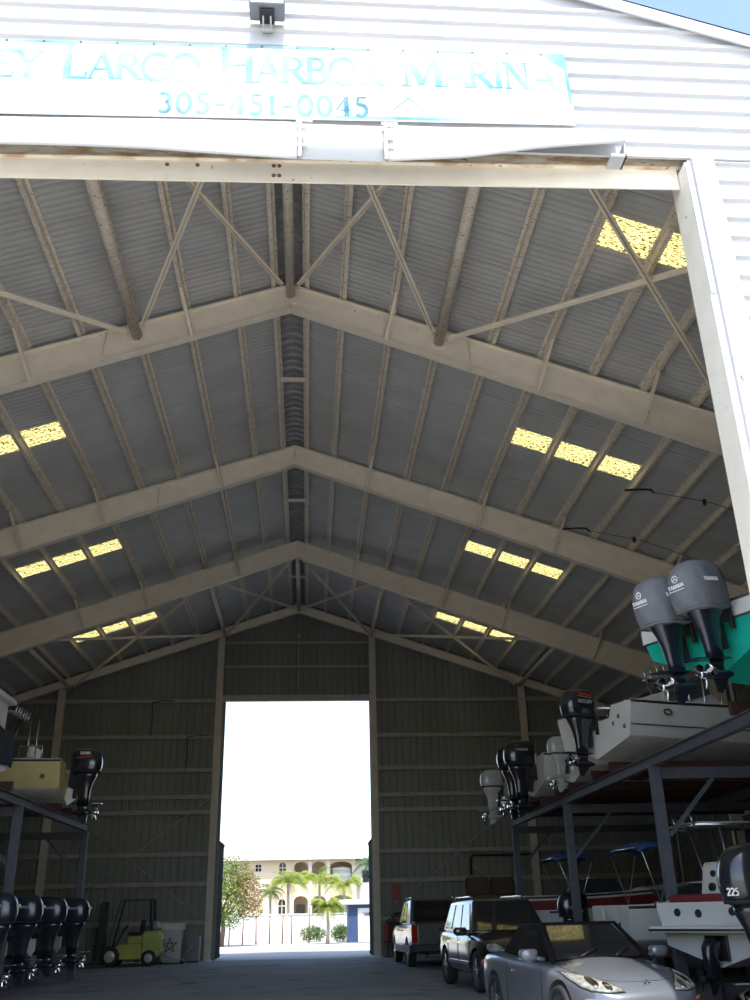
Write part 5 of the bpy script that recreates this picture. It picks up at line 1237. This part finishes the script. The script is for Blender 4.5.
mb = MB(); mb.box(2.5, 3.95, .6, .66, 3.62, 4.75); mb.loft([[(2.45+1.5*i/8, .5, 4.9+.12*math.sin(math.pi*i/8)), (2.45+1.5*i/8, .75, 4.9+.12*math.sin(math.pi*i/8)), (2.45+1.5*i/8, .75, 4.72), (2.45+1.5*i/8, .5, 4.72)] for i in range(9)]); mb.build('balcony_screen', MATS['stucco_white'], hs)
for (x0, x1) in ((-.60, .52), (.82, 1.95), (2.28, 4.02)):
    mb = MB(); mb.box(x0, x1, .1, .16, 4.38, 4.44)
    k = x0+.06
    while k < x1: mb.box(k, k+.025, .11, .15, 3.7, 4.4); k += .14
    mb.build('railing', MATS['stucco_white'], hs)
mb = MB(); mb.box(.55, .79, -.06, .0, 0, 5.6); mb.box(1.98, 2.25, -.06, .0, 0, 5.6); mb.build('pilaster', MATS['stucco_white'], hs)
mb = MB(); zr = 5.70; A = [(-14.6,-.7,zr),(4.9,-.7,zr),(4.9,9,zr),(-14.6,9,zr)]; Bq = [(-9.5,4.1,7.3),(.2,4.1,7.3)]
i = [mb.av(p) for p in A+Bq]
for q in ((0,1,5,4),(1,2,5),(2,3,4,5),(3,0,4),(0,3,2,1)): mb.af([i[k] for k in q], False)
mb.build('roof', MATS['roof_tile'], hs)
mb = MB(); mb.box(-14.6, 4.9, -.74, -.66, 5.55, 5.70); mb.build('fascia', MATS['stucco_white'], hs)
mb = MB(); mb.box(4.35, 9.5, 2.6, 8.5, 0, 5.5); mb.build('side_wing', MATS['stucco_white'], hs)
for (x0, z0) in ((5.0, 3.9), (5.2, 1.3)): mb = MB(); mb.box(x0, x0+.5, 2.54, 2.6, z0, z0+.9); mb.build('window', MATS['window_dark'], hs)
mb = MB(); i = [mb.av(p) for p in ((4.4,1.9,5.5),(10.2,1.9,5.5),(10.2,9.2,5.5),(4.4,9.2,5.5),(7.2,5.5,6.6))]
for q in ((0,1,4),(1,2,4),(2,3,4),(3,0,4),(0,3,2,1)): mb.af([i[k] for k in q], False)
mb.build('wing_roof', MATS['roof_tile'], hs)
# garden wall
gw = empty('garden_wall', (0, 66, 0), label='white garden wall in front of the cream villa', cat='garden wall')
mb = MB(); mb.box(-14, 4.6, -.1, .1, 0, 1.55); mb.build('panel', MATS['stucco_white'], gw)
mb = MB(); mb.box(-14, 4.6, -.14, .14, 1.55, 1.62); mb.build('coping', MATS['stucco_white'], gw)
for x in (-9.6, -4.2, 1.75): mb = MB(); mb.box(x-.24, x+.24, -.2, .2, 0, 1.85); mb.box(x-.29, x+.29, -.25, .25, 1.85, 1.93); mb.build('pillar', MATS['stucco_white'], gw)
# rusty posts
for k, (x, h) in enumerate(((-5.3, 1.0), (-4.15, 1.55), (-3.35, 1.45), (-2.55, 1.5), (-1.75, 1.5), (-1.0, 1.5), (-.45, 1.5), (.6, 1.9))):
    mb = MB(); mb.tube([(0,0,0), (.03*(k % 3-1),0,h)], .04, 8); mb.lathe([(.05, h-.02), (.05, h+.015)], 8, 'z', (.03*(k % 3-1), 0, 0)); o = mb.build('fence_post', MATS['rust_post'], loc=(x, 61.5+.2*(k % 2), -.01))
    tag(o, 'thin rusty fence post in the sunny yard, %s from the left' % ORD[k], 'fence post', 'rusty fence posts')
# shed
sh = empty('utility_shed', (3.9, 60.5, -.01), label='blue shed with white door and white flat roof in the sunny yard', cat='shed')
mb = MB(); mb.box(-1.0, 1.3, 0, 2.2, 0, 2.05); mb.build('wall', MATS['shed_blue'], sh)
mb = MB(); mb.box(-1.55, 1.6, -.35, 2.4, 2.05, 2.32); mb.build('roof', MATS['stucco_white'], sh, bevel=.03)
mb = MB(); mb.box(-.42, .62, -.05, 0, .03, 1.85); dd_ = mb.build('door', MATS['stucco_white'], sh); mb = MB(); mb.lathe([(.03, -.09), (.03, -.05)], 10, 'y', (.5, 0, .95)); mb.build('door_knob', MATS['alu_tube'], dd_)
mb = MB(); mb.box(-.12, .40, -.062, -.05, 1.38, 1.62); mb.build('door_sign', MATS['decal_silver'], dd_)
mb = MB(); mb.box(-.02, .30, -.066, -.062, 1.47, 1.53); mb.build('sign_print', MATS['stripe_black'], dd_)
# plants
def frond(mb, base, az, length, rise, droop, lw, n=16, leaf=.30):
    pts = []; 
    for i in range(n+1):
        t = i/n; r = length*t; z = rise*length*t - droop*length*t*t; pts.append(Vector(base) + Vector((r*math.cos(az)*(1-.12*t), r*math.sin(az)*(1-.12*t), z)))
    for i in range(1, n):
        d = (pts[i+1]-pts[i-1]).normalized(); s = d.cross(Vector((0,0,1))).normalized(); ll = leaf*length*math.sin(math.pi*(.12+.82*i/n))**.7
        for sg in (-1, 1):
            tip = pts[i] + s*sg*ll*.8 + d*ll*.5 - Vector((0,0,ll*.35)); w_ = d*lw
            a, b, c, e = [mb.av(p) for p in (pts[i]-w_, pts[i]+w_, tip+w_*.1, tip-w_*.1)]; mb.af((a, b, c, e), False)
    mb.tube(pts, .02, 4, r2=.006)
def palm(x, y, h, L, nf, label, m='palm_green', seed=1, tr=.10, z0=-.01):
    r = random.Random(seed); root = empty('palm_tree', (x, y, z0), label=label, cat='palm tree', group='palms in the sunny yard')
    mb = MB(); mb.tube([(0,0,0), (.04,0,h*.5), (0,.03,h)], [tr*1.3, tr, tr*.8], 10)
    for k in range(int(h/.14)): mb.lathe([(tr*1.12, .14*k+.06), (tr*1.2, .14*k+.09), (tr*1.1, .14*k+.11)], 10, 'z', (.03*math.sin(k*.3), 0, 0), caps=False)
    mb.build('trunk', MATS['palm_bark'], root)
    mb = MB()
    for k in range(nf): frond(mb, (0,0,h), 2*math.pi*k/nf*2.618+r.uniform(-.2,.2), L*r.uniform(.8,1.1), r.uniform(.35,1.5), r.uniform(.75,1.35), .022, leaf=.42, n=22)
    mb.build('fronds', MATS[m], root)
palm(-.85, 70.0, 3.6, 1.75, 26, 'yellow-green palm before the villa, leftmost of the three behind the wall', seed=2)
palm(1.35, 73.8, 3.7, 1.75, 26, 'yellow-green palm before the villa, middle one of the three behind the wall', seed=3)
palm(3.0, 69.8, 3.3, 1.6, 26, 'yellow-green palm before the villa, rightmost of the three behind the wall', seed=4)
palm(-2.2, 73.6, 3.0, 1.2, 16, 'small dark palm between the big leafy tree and the villa palms', m='palm_dark', seed=5)
palm(1.65, 58.9, 1.9, 1.12, 28, 'low bushy palm standing alone in front of the white wall', seed=6, tr=.09)
palm(5.3, 76, 4.9, 1.7, 16, 'tall dark palm beside the villa behind the blue shed', m='palm_dark', seed=7)
def leaf_cloud(mb, r, blobs, n, size):
    tot = sum(b[3]**2 for b in blobs)
    for (bx, by, bz, br) in blobs:
        for _ in range(int(n*br*br/tot)):
            while True:
                v = Vector((r.uniform(-1,1), r.uniform(-1,1), r.uniform(-1,1)))
                if .35 < v.length < 1: break
            p = Vector((bx, by, bz)) + v*br; a = Vector((r.uniform(-1,1), r.uniform(-1,1), r.uniform(-.6,.6))).normalized(); b = a.cross(Vector((r.uniform(-1,1), r.uniform(-1,1), r.uniform(-1,1)))).normalized(); s = size*r.uniform(.6,1.3)
            i = [mb.av(q) for q in (p-a*s, p-b*s*.45, p+a*s, p+b*s*.45)]; mb.af(i, False)
r = random.Random(11); tr = empty('leafy_tree', (-4.35, 58.5, -.01), label='big leafy green and reddish tree at the left of the far doorway', cat='tree')
mb = MB(); mb.tube([(0,0,0), (.1,0,.9), (0,.1,1.8)], [.16,.13,.10], 10)
for k in range(7):
    a = k*.9; mb.tube([(0,.05,1.2+.1*k), (.7*math.cos(a), .7*math.sin(a), 2.1+.15*k), (1.4*math.cos(a), 1.4*math.sin(a), 2.8+.12*k)], [.07,.045,.02], 6)
mb.build('trunk', MATS['bark'], tr)
mb = MB(); leaf_cloud(mb, r, [(-.5,0,3.3,1.45), (.5,.3,3.6,1.25), (-1.2,.4,2.6,1.2), (.2,-.5,2.3,1.25), (-.9,-.3,1.7,1.0), (-1.8,0,3.0,1.0), (.5,-.2,1.6,.75)], 7000, .085); mb.build('crown', MATS['leaf_green'], tr)
mb = MB(); leaf_cloud(mb, r, [(1.35,.1,2.8,1.05), (1.1,.2,3.5,.8), (1.6,.1,2.0,.75)], 2600, .08); mb.build('crown_tips', MATS['leaf_pink'], tr)
for (x, y, w_, h_, sd, lb) in ((.85, 64.9, .8, .85, 21, 'left of the low bushy palm'), (2.6, 64.9, .42, .9, 22, 'right of the low bushy palm')):
    r = random.Random(sd); hb_ = empty('shrub', (x, y, -.01), label='round green shrub at the foot of the white wall %s' % lb, cat='shrub')
    mb = MB(); leaf_cloud(mb, r, [(-w_*.5,0,h_*.5,h_*.5), (0,0,h_*.6,h_*.55), (w_*.5,0,h_*.5,h_*.5)], 1600, .06); mb.build('leaves', MATS['hedge_green'], hb_)
    mb = MB()
    for k in range(5): mb.tube([(-.2+.1*k,0,0), (-.3+.15*k,.05,h_*.6)], .015, 5)
    mb.build('stems', MATS['bark'], hb_)
